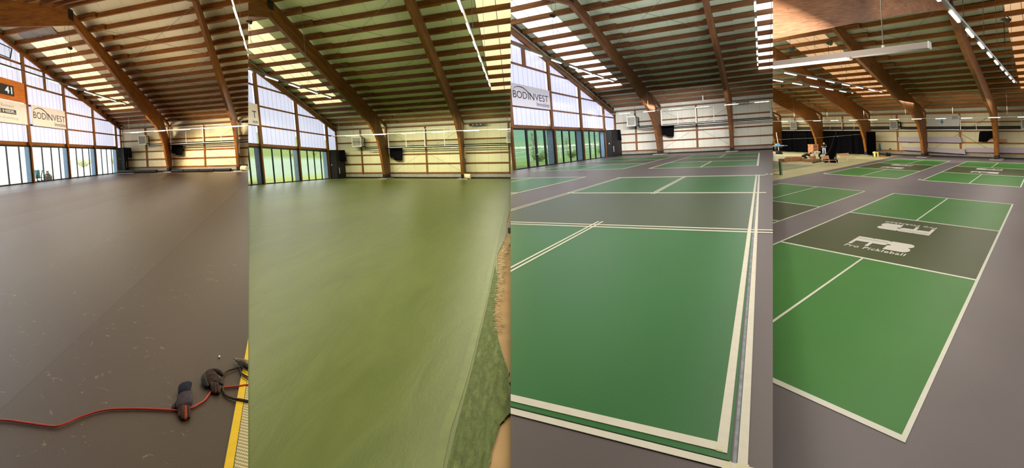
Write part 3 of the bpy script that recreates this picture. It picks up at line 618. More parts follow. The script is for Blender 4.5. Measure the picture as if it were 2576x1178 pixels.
def tree(k, u, v, w, ht, label, seed, bush=False):
    rnd = random.Random(seed); root = empty('young_tree' if not bush else 'shrub', P(k, u, v, w), label, 'tree' if not bush else 'shrub', None)
    b = MB(0); base = P(k, u, v, w); tips = []
    if not bush: b.tube([base, base + Vector((.05, 0, ht * .5)), base + Vector((0, .05, ht))], [.09, .06, .015], 6)
    for i in range(26 if not bush else 34):
        z = ht * (rnd.uniform(.2, .95) if not bush else .05); an = rnd.uniform(0, 6.28); L = (ht - z) * rnd.uniform(.3, .5) + .3 if not bush else ht * rnd.uniform(.6, 1.1)
        a = base + Vector((0, 0, z)); up = rnd.uniform(.5, .9); e = a + Vector((math.cos(an) * L * (1 - up * .5), math.sin(an) * L * (1 - up * .5), L * up)); mid = (a + e) / 2 + Vector((0, 0, -.08 * L))
        b.tube([a, mid, e], [.03, .018, .007], 4); tips += [e, mid, (mid + e) / 2]
    b.build('trunk_and_twigs', BARK, root); f = MB(0)
    for t_ in tips * (2 if bush else 1):
        for q in range(5):
            c = t_ + Vector((rnd.gauss(0, .14), rnd.gauss(0, .14), rnd.gauss(0, .14))); s = rnd.uniform(.05, .1); ax = Vector((rnd.gauss(0, 1), rnd.gauss(0, 1), rnd.gauss(0, 1))).normalized(); bx = ax.orthogonal().normalized() * s; cx = ax.cross(bx).normalized() * s * .6
            f.add([c - bx, c + cx, c + bx, c - cx], [(0, 1, 2, 3)], [[(0, 0)] * 4])
    f.solid = False; f.build('leaves', LEAF[k], root)
for i, (u, v, w, ht) in enumerate([(-24, 54, -.15, 3.6), (-27, 68, -.15, 4.2), (-31, 92, .2, 4.6), (-30, 82, .1, 3.2)]):
    tree(3, u, v, w, ht, 'thin young tree outside, %s from the left, taped-court hall' % ORD[i], 30 + i)
for i, (u, v, w, ht) in enumerate([(-21.5, 50, -.15, 1.5), (-22, 62, -.15, 1.2), (-22, 76, -.15, 1.5)]): tree(3, u, v, w, ht, 'low green shrub outside, %s from the left, taped-court hall' % ORD[i], 40 + i, True)
for i, (u, v, w, ht) in enumerate([(-46, 66, 3.4, 3), (-48, 78, 3.6, 3.4), (-50, 96, 3.8, 3)]): tree(2, u, v, w, ht, 'pale bush on the slope outside, %s from the left, olive-floored hall' % ORD[i], 50 + i, True)
for i, (u, v, w, ht) in enumerate([(-34, 62, .5, 1.6), (-36, 52, .5, 1.5)]): tree(1, u, v, w, ht, 'faint tan bush outside, %s of two, dark-floored hall' % ORD[i], 60 + i, True)
fr = empty('field_fence', P(3, -24, 60, -.15), 'low white rail fence on the grass outside the taped-court hall', 'fence')
def fence_w(v): return 1.1 + (v - 49.7) * .028
for dz in (0, -.62 + .0): MB(3).tube([(-24, v, fence_w(v) + dz) for v in (36, 50, 64, 78, 95, 120)], .035, 6).build('fence_rail', plain('bleached fence wood', (226, 226, 208), .8), fr)
for v in range(38, 118, 5): MB(3).box(-24.05, -23.95, v - .06, v + .06, -.15, fence_w(v) + .05, 2).build('fence_post', plain('bleached fence wood', (226, 226, 208), .8), fr)
# things behind the second glazed bay of the first hall
c = empty('folding_cart', P(1, -23.7, 26.6, 0), 'folded teal equipment cart leaning outside the second glazed bay, dark-floored hall', 'cart')
TEAL = plain('teal plastic', (80, 150, 156), .5)
MB(1).hexa([(-23.95, 26.15, .25), (-23.95, 26.1, .95), (-23.95, 26.45, .25), (-23.95, 26.4, .95), (-23.8, 26.35, .25), (-23.65, 26.2, .95), (-23.8, 26.7, .25), (-23.65, 26.5, .95)]).build('cart_panel', TEAL, c)
for v in (26.1, 26.7): MB(1).tube([(-23.7, v, -.1), (-23.75, v + .1, .45), (-23.8, v + .4, .9)], .03, 6).build('cart_leg', FRAME, c)
MB(1).tube([(-23.75, 26.2, .35), (-23.75, 26.95, .3)], .03, 6).build('cart_bar', FRAME, c)
for dv, dw in ((26.2, 0), (26.75, 0)): MB(1).tube([(-23.7, dv, .02), (-23.6, dv, .02)], .1, 12).build('cart_wheel', BLACK, c)
c = empty('canister_rack', P(1, -23.7, 27.8, 0), 'silver milk-can rack standing outside the second glazed bay, dark-floored hall', 'rack'); SIL = plain('brushed can metal', (150, 146, 140), .3, .7, .3, 20)
for v, hh_ in ((27.4, .55), (27.75, .82), (28.1, .5)):
    MB(1).tube([(-23.75, v, -.05), (-23.75, v, hh_ * .72), (-23.75, v, hh_ * .85), (-23.75, v, hh_)], [.13, .13, .08, .09], 14).build('canister', SIL, c)
MB(1).box(-23.95, -23.5, 27.2, 28.3, -.1, -.02).build('rack_base', BLACK, c)

# ---------------------------------------------------------------- floors
def floor(k, poly, mat, label, z=0.0):
    m = MB(k); m.solid = False; us = [p[0] for p in poly]; vs = [p[1] for p in poly]
    m.quad([(u, v, z) for u, v in poly]); o = m.build('floor', mat); tag(o, label, 'floor', kind='structure'); return o
# first hall: dark rubber base mat with seams and pale scuffs
t = NT('dark base mat'); uv = t.new('ShaderNodeTexCoord'); sp = t.new('ShaderNodeSeparateXYZ'); t.l(uv.outputs['UV'], sp.inputs[0])
s_ = t.math('ADD', sp.outputs[0], t.math('MULTIPLY', sp.outputs[1], .012)); q_ = t.math('DIVIDE', t.math('ADD', s_, 2.24), 1.85)
seam = t.math('LESS_THAN', t.math('FRACT', q_), .012); band = t.noise(t.uvmap(0, 0), 1)
wn_ = t.new('ShaderNodeTexWhiteNoise', noise_dimensions='1D'); t.l(t.math('FLOOR', q_), wn_.inputs['W'])
fine = t.noise(t.uvmap(95, 95), 1, 5, .9); bl = t.noise(t.uvmap(.9, .5), 1, 3)
c = t.mix(t.math('MULTIPLY', wn_.outputs[0], .45), (70, 50, 35), (92, 69, 50)); c = t.mix(t.math('MULTIPLY', bl, .35), c, (54, 45, 38)); c = t.mix(t.math('MULTIPLY', t.math('GREATER_THAN', fine, .54), .42), c, (30, 22, 18))
c = t.mix(t.math('MULTIPLY', seam, .7), c, (48, 40, 34))
sc1 = t.noise(t.uvmap(5, 9), 1, 5, .7, 1.5); msk = t.noise(t.uvmap(.45, .2), 1, 2)
scf = t.math('MULTIPLY', t.math('GREATER_THAN', sc1, .65), t.math('GREATER_THAN', msk, .47)); c = t.mix(t.math('MULTIPLY', scf, .45), c, (176, 160, 132))
t.col(c); t.bump(fine, .22, .01); t.l(t.math('ADD', .33, t.math('MULTIPLY', wn_.outputs[0], .1)), t.b.inputs['Roughness']); t.b.inputs['Specular IOR Level'].default_value = .6; MATM = t.m
floor(1, [(H[1]['uf'], .7), (9, .7), (9, 44), (H[1]['uf'], 44)], MATM, 'dark brown base mat flooring with seams and pale scuffs, dark-floored hall')
YEL = plain('yellow tape', (250, 204, 20), .5, 0, .06, 20); m = MB(1); yp = [(-.405, .7), (-.402, 2.06), (-.385, 3.6), (-.36, 6), (-.31, 6), (-.33, 3.6), (-.345, 2.06), (-.35, .7)]
m.prism(yp, .002, .006, 2, lambda a, b, c: (b, a)); tag(m.build('yellow_tape', YEL), 'yellow adhesive tape strip along the mat edge, dark-floored hall', 'tape')
t = NT('zigzag textured tile'); uv = t.new('ShaderNodeTexCoord'); sp = t.new('ShaderNodeSeparateXYZ'); t.l(uv.outputs['UV'], sp.inputs[0])
zz = t.math('PINGPONG', t.math('MULTIPLY', sp.outputs[0], 1), .008); st_ = t.math('FRACT', t.math('MULTIPLY', t.math('ADD', sp.outputs[1], zz), 38))
gr = t.math('LESS_THAN', st_, .42); t.col(t.mix(gr, (224, 210, 160), (160, 146, 104))); t.bump(t.math('SUBTRACT', 1, gr), .6, .01); TILE = t.set(.6)
m = MB(1); m.prism([(-.345, .7), (-.34, 2.06), (-.328, 3.6), (-.31, 6), (.8, 6), (.8, .7)], .0015, .004, 2, lambda a, b, c: (a, b)); tag(m.build('floor', TILE), 'beige zigzag-textured old floor beyond the yellow tape, dark-floored hall', 'floor', kind='structure')
# second hall: wet olive coating over an old tan floor
t = NT('wet olive coating'); n1 = t.noise(t.uvmap(3, .7), 1, 5, .65, 1.2); n2 = t.noise(t.uvmap(40, 12), 1, 3, .7); n3 = t.noise(t.uvmap(.5, .12), 1, 3)
c = t.ramp(t.math('ADD', t.math('MULTIPLY', n1, .5), t.math('MULTIPLY', n3, .5)), [(.35, (92, 108, 42)), (.5, (103, 118, 48)), (.65, (114, 128, 56))])
t.col(t.mix(t.math('MULTIPLY', n2, .12), c, (84, 96, 40))); t.bump(t.math('ADD', n1, t.math('MULTIPLY', n2, .35)), .16, .02); OLV = t.set(.36, 0, .45)
TAN = plain('old tan floor', (196, 160, 112), .8, 0, .12, 3)
floor(2, [(H[2]['uf'], .7), (5, .7), (5, 42), (H[2]['uf'], 42)], TAN, 'old tan floor showing past the ragged coating edge, olive-floored hall', -.012)
rnd = random.Random(5); edge = [(-.20, .7), (-.21, 2.05), (-.2, 2.26), (-.17, 2.44), (-.135, 2.5), (-.105, 2.56), (-.115, 2.75), (-.125, 2.92), (-.14, 3.09), (-.185, 3.27), (-.235, 3.55), (-.29, 3.85), (-.32, 4.2), (-.335, 4.8), (-.36, 5.6), (-.42, 6.4), (-.45, 7.0), (-.37, 8.3), (-.36, 9.2), (-.41, 10.8), (-.38, 13.5), (-.2, 16), (.6, 18), (5, 19)]
rag = []
for a, b in zip(edge, edge[1:]):
    for i in range(8): f = i / 8; rag.append((a[0] + (b[0] - a[0]) * f + rnd.uniform(-.006, .006) * min(1, (b[1]) / 4), a[1] + (b[1] - a[1]) * f + rnd.uniform(-.01, .01)))
m = MB(2); m.prism([(5, 42), (H[2]['uf'], 42), (H[2]['uf'], .7)] + rag + [(5, 19)], -.002, .004, 2, lambda a, b, c: (a, b)); o = m.build('floor', OLV); tag(o, 'wet olive-green floor coating spread up to a ragged edge, olive-floored hall', 'floor', kind='structure')
OLD = plain('thick olive lap', (108, 122, 48), .35, 0, .1, 9)
m = MB(2); rl_ = [(-.89, 33), (-.78, 24), (-.62, 14.7), (-.56, 10), (-.51, 6.65), (-.475, 4.26), (-.475, 2.98), (-.485, 2.6), (-.5, 2.26), (-.49, 1.96), (-.48, 1.2)]
pl_ = [(u - .02, v) for u, v in rl_] + [(u + .04, v) for u, v in rl_[::-1]]; m.prism(pl_, .003, .009, 2, lambda a, b, c: (a, b)); tag(m.build('coating_lap', OLD), 'raised overlap strip of olive coating running away from the viewer', 'coating strip')
# wrinkled zone of coating between the lap and the ragged edge
t = NT('wrinkled olive coating'); w1 = t.noise(t.uvmap(26, 9), 1, 6, .8, .5); t.col(t.ramp(w1, [(.35, (94, 110, 44)), (.5, (114, 132, 56)), (.7, (144, 158, 84))])); t.bump(w1, 1, .03); WRK = t.set(.42)
inner = [(-.43, 1.0), (-.43, 2.26), (-.42, 2.98), (-.42, 4.26), (-.44, 6.2)]; outer_ = [(-.34, 5.3), (-.325, 4.3), (-.25, 3.6), (-.19, 3.28), (-.145, 3.09), (-.11, 2.56), (-.17, 2.42), (-.215, 2.1), (-.21, 1.0)]
m = MB(2); m.prism(inner + outer_, .004, .0065, 2, lambda a, b, c: (a, b)); tag(m.build('wrinkled_coating', WRK), 'wrinkled thick coating between the overlap strip and the ragged edge', 'coating', kind='stuff')
m = MB(2); rnd = random.Random(11)
for i in range(420):
    v = rnd.uniform(3.75, 8.6); e = -.3 if v < 4 else (-.33 - (v - 4) * .03 if v < 7 else -.4 + (v - 7) * .03); u = e + rnd.uniform(-.01, .05) * (v / 5); a = rnd.uniform(-.5, .5)
    p0 = (u, v, .006); p1 = (u + .03 + rnd.uniform(0, .03) * v / 5, v + a * .12, .012 + rnd.uniform(0, .012)); p2 = (p1[0] + .025, p1[1] + rnd.uniform(-.05, .05), .004); m.tube([p0, p1, p2], [.003 * v / 5, .004 * v / 5, .002], 4)
tag(m.build('torn_fibres', plain('pale torn fibres', (226, 206, 160), .9)), 'pale torn fibres along the ragged coating edge, olive-floored hall', 'fibres', kind='stuff')
o = MB(2).box(-.33, -.27, 9.2, 11.6, .0, .12).build('mixing_tray', plain('grey tray', (120, 116, 108), .5))
if o: tag(o, 'grey tray edge standing at the right seam beside torn fibres, olive-floored hall', 'tray')
# third and fourth halls: grey-brown sports floor
def sport(name, c, r=.42):
    t = NT(name); n = t.noise(t.uvmap(.7, .25), 1, 3); f = t.noise(t.uvmap(60, 25), 1, 3, .7); c0 = lin(c)
    cc = t.ramp(n, [(.3, tuple(x * .9 for x in c0[:3]) + (1,)), (.7, tuple(min(1, x * 1.06) for x in c0[:3]) + (1,))]); t.col(t.mix(t.math('MULTIPLY', f, .12), cc, tuple(x * .5 for x in c0[:3]) + (1,))); t.bump(f, .2, .006); return t.set(r, 0, .18)
G3 = sport('grey sports floor', (92, 82, 83)); G4 = sport('grey brown sports floor', (120, 112, 116), .38)
GR3 = sport('green court paint', (34, 100, 42), .4); KI3 = sport('dark olive court paint', (62, 78, 52), .4); GR4 = sport('leaf green court paint', (62, 132, 54), .4); KI4 = sport('dark olive green paint', (70, 84, 42), .4)
TAPE = plain('pale masking tape', (206, 201, 188), .6, 0, .04, 12); TAPE2 = plain('cream masking tape', (208, 202, 168), .6, 0, .04, 12); LINE = plain('white line paint', (232, 232, 220), .5, 0, .03)
floor(3, [(H[3]['uf'], .7), (7, .7), (7, 57.7), (H[3]['uf'], 57.7)], G3, 'grey-brown sports floor around the taped courts, taped-court hall')
floor(4, [(-36, .7), (4, .7), (4, 80), (-36, 80)], G4, 'grey-brown sports floor around the finished courts, logo-court hall')
def rect(k, root, name, mat, u0, u1, v0, v1, z0, z1, lab=None):
    o = MB(k).box(u0, u1, v0, v1, z0, z1).build(name, mat, root)
    if o and lab: o['label'] = lab
    return o
def court(k, label, u0, u1, vs, uc, lu, lv, green, kit, line, group, z=.003, top=.009, near_open=False):
    """playing field: four green service boxes, a dark kitchen and its lines"""
    root = empty('pickleball_court', P(k, (u0 + u1) / 2, (vs[0] + vs[3]) / 2, 0), label, 'court', group)
    for a, b in ((u0, uc), (uc, u1)):
        for c_, d_ in ((vs[0], vs[1]), (vs[2], vs[3])): rect(k, root, 'service_box', green, a, b, c_, d_, .001, z)
    rect(k, root, 'kitchen_zone', kit, u0, u1, vs[1], vs[2], .001, z, 'dark olive band across the middle')
    for v in vs: rect(k, root, 'line', line, u0 - lu / 2, u1 + lu / 2, v - lv / 2, v + lv / 2, z, top)
    for u in (u0, u1): rect(k, root, 'line', line, u - lu / 2, u + lu / 2, vs[0], vs[3], z, top - .001)
    for a, b in ((vs[0], vs[1]), (vs[2], vs[3])): rect(k, root, 'line', line, uc - lu * .42, uc + lu * .42, a, b, z, top - .001)
    prune(root); return root
# finished courts of the fourth hall
gp4 = 'finished pickleball courts'
near4 = court(4, 'nearest green pickleball court with two white logos, logo-court hall', -4.73, -.975, [6.86, 15.62, 23.72, 32.65], -2.87, .045, .14, GR4, KI4, LINE, gp4)
court(4, 'green pickleball court at the left seam beside the nearest court, logo-court hall', -9.7, -5.8, [10.4, 19.1, 24.2, 32.4], -7.87, .045, .14, GR4, KI4, LINE, gp4)
farl4 = court(4, 'far left green pickleball court near the benches, logo-court hall', -9.8, -5.92, [42.3, 51.5, 60.5, 70.0], -7.8, .045, .26, GR4, KI4, LINE, gp4)
farr4 = court(4, 'far right green pickleball court under the banner, logo-court hall', -4.83, -.98, [42.5, 51.8, 60.9, 70.6], -2.87, .045, .26, GR4, KI4, LINE, gp4)
for u, v in ((-9.95, 42.9), (-4.98, 43.0)):
    tag(MB(4).box(u - .05, u + .05, v - .3, v + .3, .001, .008).build('floor_mark', LINE), 'small white paint mark on the floor left of the %s court, logo-court hall' % ('far left' if u < -6 else 'far right'), 'floor mark')
# courts of the third hall, most of them still edged with tape
gp3 = 'taped pickleball courts'
court(3, 'far right green pickleball court beneath the two arches, taped-court hall', -5.32, -.2, [27.35, 34.0, 40.4, 47.9], -2.78, .09, .22, GR3, KI3, TAPE, gp3)
court(3, 'far left green pickleball court beside the glazed doors, taped-court hall', -12.5, -6.85, [27.7, 34.2, 40.6, 47.6], -9.55, .08, .22, GR3, KI3, TAPE, gp3)
court(3, 'green pickleball court at the left seam of the taped-court hall', -12.4, -7.02, [2.6, 8.7, 14.4, 21.6], -9.7, .08, .2, GR3, KI3, TAPE, gp3)
r3 = empty('pickleball_court', P(3, -2.6, 10, 0), 'nearest green pickleball court edged by double tape, taped-court hall', 'court', gp3)
for a, b in ((-5.25, -2.67), (-2.67, -.16)):
    for c_, d_ in ((2.44, 8.54), (14.3, 20.7)): rect(3, r3, 'service_box', GR3, a, b, c_, d_, .001, .003)
rect(3, r3, 'kitchen_zone', KI3, -5.25, -.16, 8.54, 14.3, .001, .003, 'dark olive band across the middle')
def tp(name, lab, u0, u1, v0, v1, z0=.003, z1=.006, skew=0, mat=None):
    m = MB(3); m.hexa([(u0, v0 + (0), z0), (u0, v0, z1), (u0, v1, z0), (u0, v1, z1), (u1, v0 + skew, z0), (u1, v0 + skew, z1), (u1, v1 + skew, z0), (u1, v1 + skew, z1)]); o = m.build(name, mat or TAPE)
    if o: tag(o, lab, 'tape', 'masking tape strips on the nearest court')
tp('masking_tape', 'wide inner masking tape down the right side of the nearest green court', -.222, -.175, 2.49, 21.0)
tp('masking_tape', 'wide outer masking tape right of the nearest green court, beside the seam', -.131, -.09, 2.38, 21.0)
tp('masking_tape', 'inner masking tape across the near end of the nearest green court', -5.25, -.175, 2.465, 2.535, .0035, .0065, .03)
tp('masking_tape', 'outermost masking tape across the bottom of the taped-court hall', -5.6, .4, 2.345, 2.40, .0035, .0065, .03)
tp('tape_patch', 'cream tape patch at the inner corner of the double tape', -.225, -.195, 2.50, 2.535, .0065, .0075, 0, TAPE2); tp('tape_patch', 'cream tape patch on the outer tape at the frame bottom', -.19, -.155, 2.35, 2.405, .0065, .0075, .03, TAPE2)
tp('tape_patch', 'cream tape patch where the outer tapes cross', -.135, -.085, 2.35, 2.43, .0065, .0075, .01, TAPE2)
for v, w_, l in ((8.4, .085, 'near tape of the pair before the dark band'), (8.63, .085, 'far tape of the pair before the dark band')): tp('masking_tape', l + ', taped-court hall', -5.3, .12, v, v + w_, .0035, .0065, .0)
tp('masking_tape', 'masking tape across the far side of the dark band', -5.3, .07, 14.26, 14.46, .0035, .0065); tp('masking_tape', 'masking tape across the far end of the nearest green court', -5.35, .1, 20.55, 20.85, .0035, .0065)
for u, l in ((-2.735, 'left'), (-2.655, 'right')):
    tp('masking_tape', l + ' tape of the near centre pair on the nearest green court', u, u + .035, 2.5, 9.05, .004, .007); tp('masking_tape', l + ' tape of the far centre pair on the nearest green court', u, u + .045, 14.1, 20.9, .004, .007)
for u, l in ((-5.31, 'left'), (-5.2, 'right')): tp('masking_tape', l + ' tape of the pair down the left side of the nearest green court', u, u + .045, 2.4, 20.7, .004, .007)
for u in (.1, .24): tag(MB(3).box(u, u + .09, 20.95, 21.35, .002, .01).build('tape_scrap', TAPE), '%s small tape scrap on the floor at the right seam, taped-court hall' % ('left' if u < .2 else 'right'), 'tape')
o = MB(3).prism([(-.15, 2.4), (-.135, 2.4), (-.135, 20.8), (-.17, 20.8)], .0035, .0045, 2, lambda a, b, c: (a, b)).build('paint_smear', plain('grey green smear', (112, 122, 132), .5, 0, .4, 14)); tag(o, 'grey paint smear between the double tapes of the nearest court', 'smear')

# ---------------------------------------------------------------- lettering
_tc = {}
def glyphs(s, spacing=1.0, bold=0):
    if (s, spacing, bold) in _tc: return _tc[(s, spacing, bold)]
    cu = bpy.data.curves.new('lettering', 'FONT'); cu.body = s; cu.space_character = spacing; cu.resolution_u = 3; cu.offset = bold
    ob = bpy.data.objects.new('lettering', cu); col.objects.link(ob); dg = bpy.context.evaluated_depsgraph_get(); me = bpy.data.meshes.new_from_object(ob.evaluated_get(dg))
    vs = [(v.co.x, v.co.y) for v in me.vertices]; fs = [tuple(p.vertices) for p in me.polygons]; x0 = min(v[0] for v in vs); x1 = max(v[0] for v in vs); y0 = min(v[1] for v in vs); y1 = max(v[1] for v in vs)
    vs = [((x - x0) / (x1 - x0), (y - y0) / (y1 - y0)) for x, y in vs]; bpy.data.objects.remove(ob); bpy.data.meshes.remove(me); bpy.data.curves.remove(cu); _tc[(s, spacing, bold)] = (vs, fs); return vs, fs
def letter(k, s, f, mat, root, name='lettering', spacing=1.0, bold=0, lab=None):
    """f maps the unit box of the text (x, y in 0..1) into hall coordinates"""
    vs, fs = glyphs(s, spacing, bold); m = MB(k); m.solid = False
    m.add([f(x, y) for x, y in vs], fs, [[(0, 0)] * len(q) for q in fs])
    o = m.build(name, mat, root)
    if o and lab: o['label'] = lab
    return o
# gable banners: f(x, y) on the plane u = uf + d
def gf(k, v0, v1, w0, w1, d): return lambda x, y: (H[k]['uf'] + d, v0 + (v1 - v0) * x, w0 + (w1 - w0) * y)
BAN = plain('banner sheet', (226, 216, 210), .6, 0, .03); BAN3 = plain('banner sheet cool', (214, 210, 228), .6, 0, .03); INK = plain('black ink', (26, 24, 28), .6); NAVY = plain('navy ink', (40, 36, 60), .6); GREY = plain('grey ink', (150, 146, 146), .6)
def bod(k, v0, v1, w0, w1, lab, mat):
    r = empty('advertising_banner', P(k, H[k]['uf'] + .3, (v0 + v1) / 2, w0), lab, 'banner'); d = .3 if k != 3 else .2; uf = H[k]['uf']; L = v1 - v0; Hh = w1 - w0
    MB(k).box(uf + d, uf + d + .04, v0, v1, w0, w1, 1).build('banner_panel', mat, r); e = d + .048
    x = lambda a: v0 + L * a; y = lambda b: w0 + Hh * b
    letter(k, 'BOD', gf(k, x(.03), x(.36), y(.36), y(.69), e), INK, r, 'lettering'); letter(k, 'IN', gf(k, x(.385), x(.545), y(.36), y(.69), e), NAVY, r, 'lettering')
    letter(k, 'VEST', gf(k, x(.56), x(.94), y(.36), y(.69), e), NAVY, r, 'lettering'); letter(k, 'Immobilien', gf(k, x(.6), x(.96), y(.1), y(.31), e), NAVY, r, 'lettering')
    pts = [(.03, .72), (.09, .84), (.17, .90), (.26, .88), (.35, .78), (.44, .62), (.52, .40)]
    MB(k).tube([(uf + e, x(a), y(b)) for a, b in pts], [.008, .02, .03, .035, .03, .025, .012], 6).build('arc_mark', NAVY, r); prune(r); return r
bod(1, 25.05, 30.35, 4.37, 5.93, 'white sponsor banner with arc and large lettering between gable posts, dark-floored hall', BAN)
bod(3, 30.0, 36.95, 4.85, 6.52, 'white sponsor banner with arc and large lettering at left seam, taped-court hall', BAN3)
r = empty('advertising_banner', P(2, H[2]['uf'] + .3, 26.3, 5), 'corner of a white sponsor banner at the left seam, olive-floored hall', 'banner'); uf = H[2]['uf']
MB(2).box(uf + .38, uf + .42, 21.3, 26.55, 4.98, 6.75, 1).build('banner_panel', BAN, r)
letter(2, 'T', gf(2, 25.8, 26.3, 5.55, 6.12, .428), NAVY, r); letter(2, 'ien', gf(2, 25.75, 26.38, 5.12, 5.4, .428), INK, r); prune(r)
# first hall: partly cut banner and the scoreboard panel
uf = H[1]['uf']; r = empty('advertising_banner', P(1, uf + .3, 23, 4.4), 'white rental banner with grey boxed words left of the sponsor banner', 'banner')
MB(1).box(uf + .3, uf + .34, 19.5, 24.55, 4.36, 5.88, 1).build('banner_panel', BAN, r)
letter(1, 'r Business!', gf(1, 21.2, 22.9, 5.44, 5.64, .348), GREY, r); MB(1).box(uf + .341, uf + .346, 20.6, 23.1, 4.98, 5.3, 1).build('word_box', plain('charcoal ink', (60, 60, 64), .6), r)
letter(1, 'E HIER.', gf(1, 21.15, 23.0, 5.05, 5.25, .352), WHITE, r, bold=.02); letter(1, 'er.ch/werbung', gf(1, 21.1, 23.25, 4.58, 4.8, .348), GREY, r); prune(r)
letter(1, 'TIVOLI', gf(1, 23.6, 24.3, 5.6, 5.72, .348), plain('faint ink', (190, 186, 182), .6), r)
r = empty('scoreboard', P(1, uf + .3, 22.4, 5.9), 'orange wooden board carrying a dark number display in the gable, dark-floored hall', 'scoreboard')
MB(1).box(uf + .28, uf + .34, 19.0, 24.65, 5.93, 7.38, 1).build('wooden_board', wood('orange plywood', (176, 92, 28), (206, 116, 40), (222, 138, 58), 16), r)
MB(1).box(uf + .34, uf + .46, 21.2, 22.95, 6.25, 6.95, 1).build('display_case', plain('dark display', (44, 42, 38), .4), r); LED = emit('led digits', (235, 240, 235), 1.0)
letter(1, '41', gf(1, 21.95, 22.75, 6.36, 6.84, .468), LED, r, 'digits', bold=.02); prune(r)
# open tilted vent window high in the leftmost bay
r = empty('vent_window', P(1, uf + .1, 22.5, 9), 'open tilted vent window high in the leftmost gable bay, dark-floored hall', 'window')
for a, b in (((.1, 21.0, 9.0), (.1, 23.25, 8.95)), ((.1, 23.25, 8.95), (.35, 23.3, 9.6)), ((.1, 21.0, 9.0), (.35, 21.0, 9.7)), ((.35, 21.0, 9.7), (.35, 23.3, 9.6))): MB(1).tube([(uf + a[0], a[1], a[2]), (uf + b[0], b[1], b[2])], .035, 6).build('sash_bar', FRAME, r)
m = MB(1); m.hexa([(uf + .1, 21, 9.0), (uf + .11, 21, 9.0), (uf + .1, 23.25, 8.97), (uf + .11, 23.25, 8.97), (uf + .34, 21, 9.68), (uf + .35, 21, 9.68), (uf + .34, 23.3, 9.58), (uf + .35, 23.3, 9.58)]); m.build('glass_pane', glass(), r); prune(r)
# tarp over one skylight
m = MB(1); rnd = random.Random(3); g_ = []
for i in range(13):
    for j in range(5):
        u = -21.6 + 3.65 * i / 12; v = 22.95 + 1.2 * j / 4; g_.append((u, v, roof(1, v) + H[1]['dep'] - .03 - .1 * abs(math.sin(i * 1.3 + j)) * rnd.uniform(.3, 1)))
fs = [(i * 5 + j, i * 5 + j + 1, i * 5 + j + 6, i * 5 + j + 5) for i in range(12) for j in range(4)]; m.add(g_, fs, [[(0, 0)] * 4] * len(fs)); m.solid = False
tag(m.build('grey_tarp', plain('grey tarp', (120, 116, 108), .35, 0, .3, 3), smooth=True), 'wrinkled grey tarp covering the topmost skylight beside the gable, dark-floored hall', 'tarp')

# ---------------------------------------------------------------- hanging light strips
TUBE = emit('lamp light', (255, 252, 240), 3.0); HOUS = plain('lamp housing', (120, 118, 108), .4, .1, .05)
def strip_v(k, label, u0, u1, v0, v1, w, start, period, lit, off=.12, hang=6.0, col_=None):
    """strip running across the hall: u0 at v0, u1 at v1, lit lengths from `start` on"""
    s = H[k]['sv']; r = empty('light_strip', P(k, (u0 + u1) / 2, (v0 + v1) / 2, w), label, 'light'); U = lambda v: u0 + (u1 - u0) * (v - v0) / (v1 - v0)
    m = MB(k); hw = .035 / (1 if k != 4 else 1.3)
    m.hexa([(u0 - hw, v0, w), (u0 - hw, v0, w + .07), (u1 - hw, v1, w), (u1 - hw, v1, w + .07), (u0 + hw, v0, w), (u0 + hw, v0, w + .07), (u1 + hw, v1, w), (u1 + hw, v1, w + .07)], 1); m.build('housing', col_ or HOUS, r)
    v = start
    while v < v1 - .2:
        a, b = max(v, v0), min(v + lit, v1)
        if b > a:
            for o_ in (off,): MB(k).box(U(a) - o_ - hw * .9, U(a) - o_ + hw * .9, a, b, w - .045, w - .005, 1).build('lamp_tube', TUBE, r)
        v += period
    v = v0 + 1
    while v < v1:
        if v > H[k]['ridge'] * .45: MB(k).tube([(U(v), v, w + .07), (U(v), v, roof(k, v) + .1)], .008, 4).build('hanger_wire', WIRE, r)
        v += hang
    prune(r); return r
def strip_u(k, label, u0, u1, v, w, segs, hang=4.5):
    q = {1: .92, 2: .93}.get(k, 1); u0, u1, v, w, segs = u0 * q, u1 * q, v * q, H[k]['h'] + (w - H[k]['h']) * q, [(a * q, b * q) for a, b in segs]      # hangs clear of the arches
    r = empty('light_strip', P(k, (u0 + u1) / 2, v, w), label, 'light'); MB(k).box(u0, u1, v - .05, v + .05, w, w + .05).build('housing', plain('pale lamp rail', (212, 206, 188), .4), r)
    for a, b in segs: MB(k).box(a, b, v - .06, v + .04, w - .045, w - .002).build('lamp_tube', TUBE, r)
    u = u0 + 1
    while u < u1: MB(k).tube([(u, v, w + .05), (u, v, roof(k, v) + .1)], .008, 4).build('hanger_wire', WIRE, r); u += hang
    prune(r); return r
strip_v(1, 'long hanging light strip sloping past the gable windows, dark-floored hall', -16.85, -16.35, 10, 33.0, 6.5, 13.9, 2.27, 1.15)
strip_v(1, 'hanging light strip at the top right beside the seam, dark-floored hall', -1.62, -1.62, 9.5, 26, 6.5, 12.0, 2.2, 1.1, .02)
strip_u(1, 'light strip hanging along the back wall, dark-floored hall', -21.65, 4, 41.8, 4.57, [(-20.33 + i * 3.64, -18.63 + i * 3.64) for i in range(7)])
strip_v(2, 'long hanging light strip sloping past the gable windows, olive-floored hall', -13.7, -13.4, 9, 25.2, 6.5, 15.6, 2.2, 1.15)
strip_v(2, 'hanging light strip at the upper right between arch and skylights, olive-floored hall', -1.66, -1.74, 9, 25.7, 6.5, 12.05, 2.12, 1.05, .02)
strip_u(2, 'light strip hanging along the back wall, olive-floored hall', -21.6, 3, 39.6, 4.93, [(-19.6 + i * 3.5, -18.0 + i * 3.5) for i in range(6)])
strip_v(3, 'long hanging light strip sloping past the gable windows, taped-court hall', -9.2, -9.08, 12, 35.8, 6.5, 16.2, 2.63, 1.35, .08)
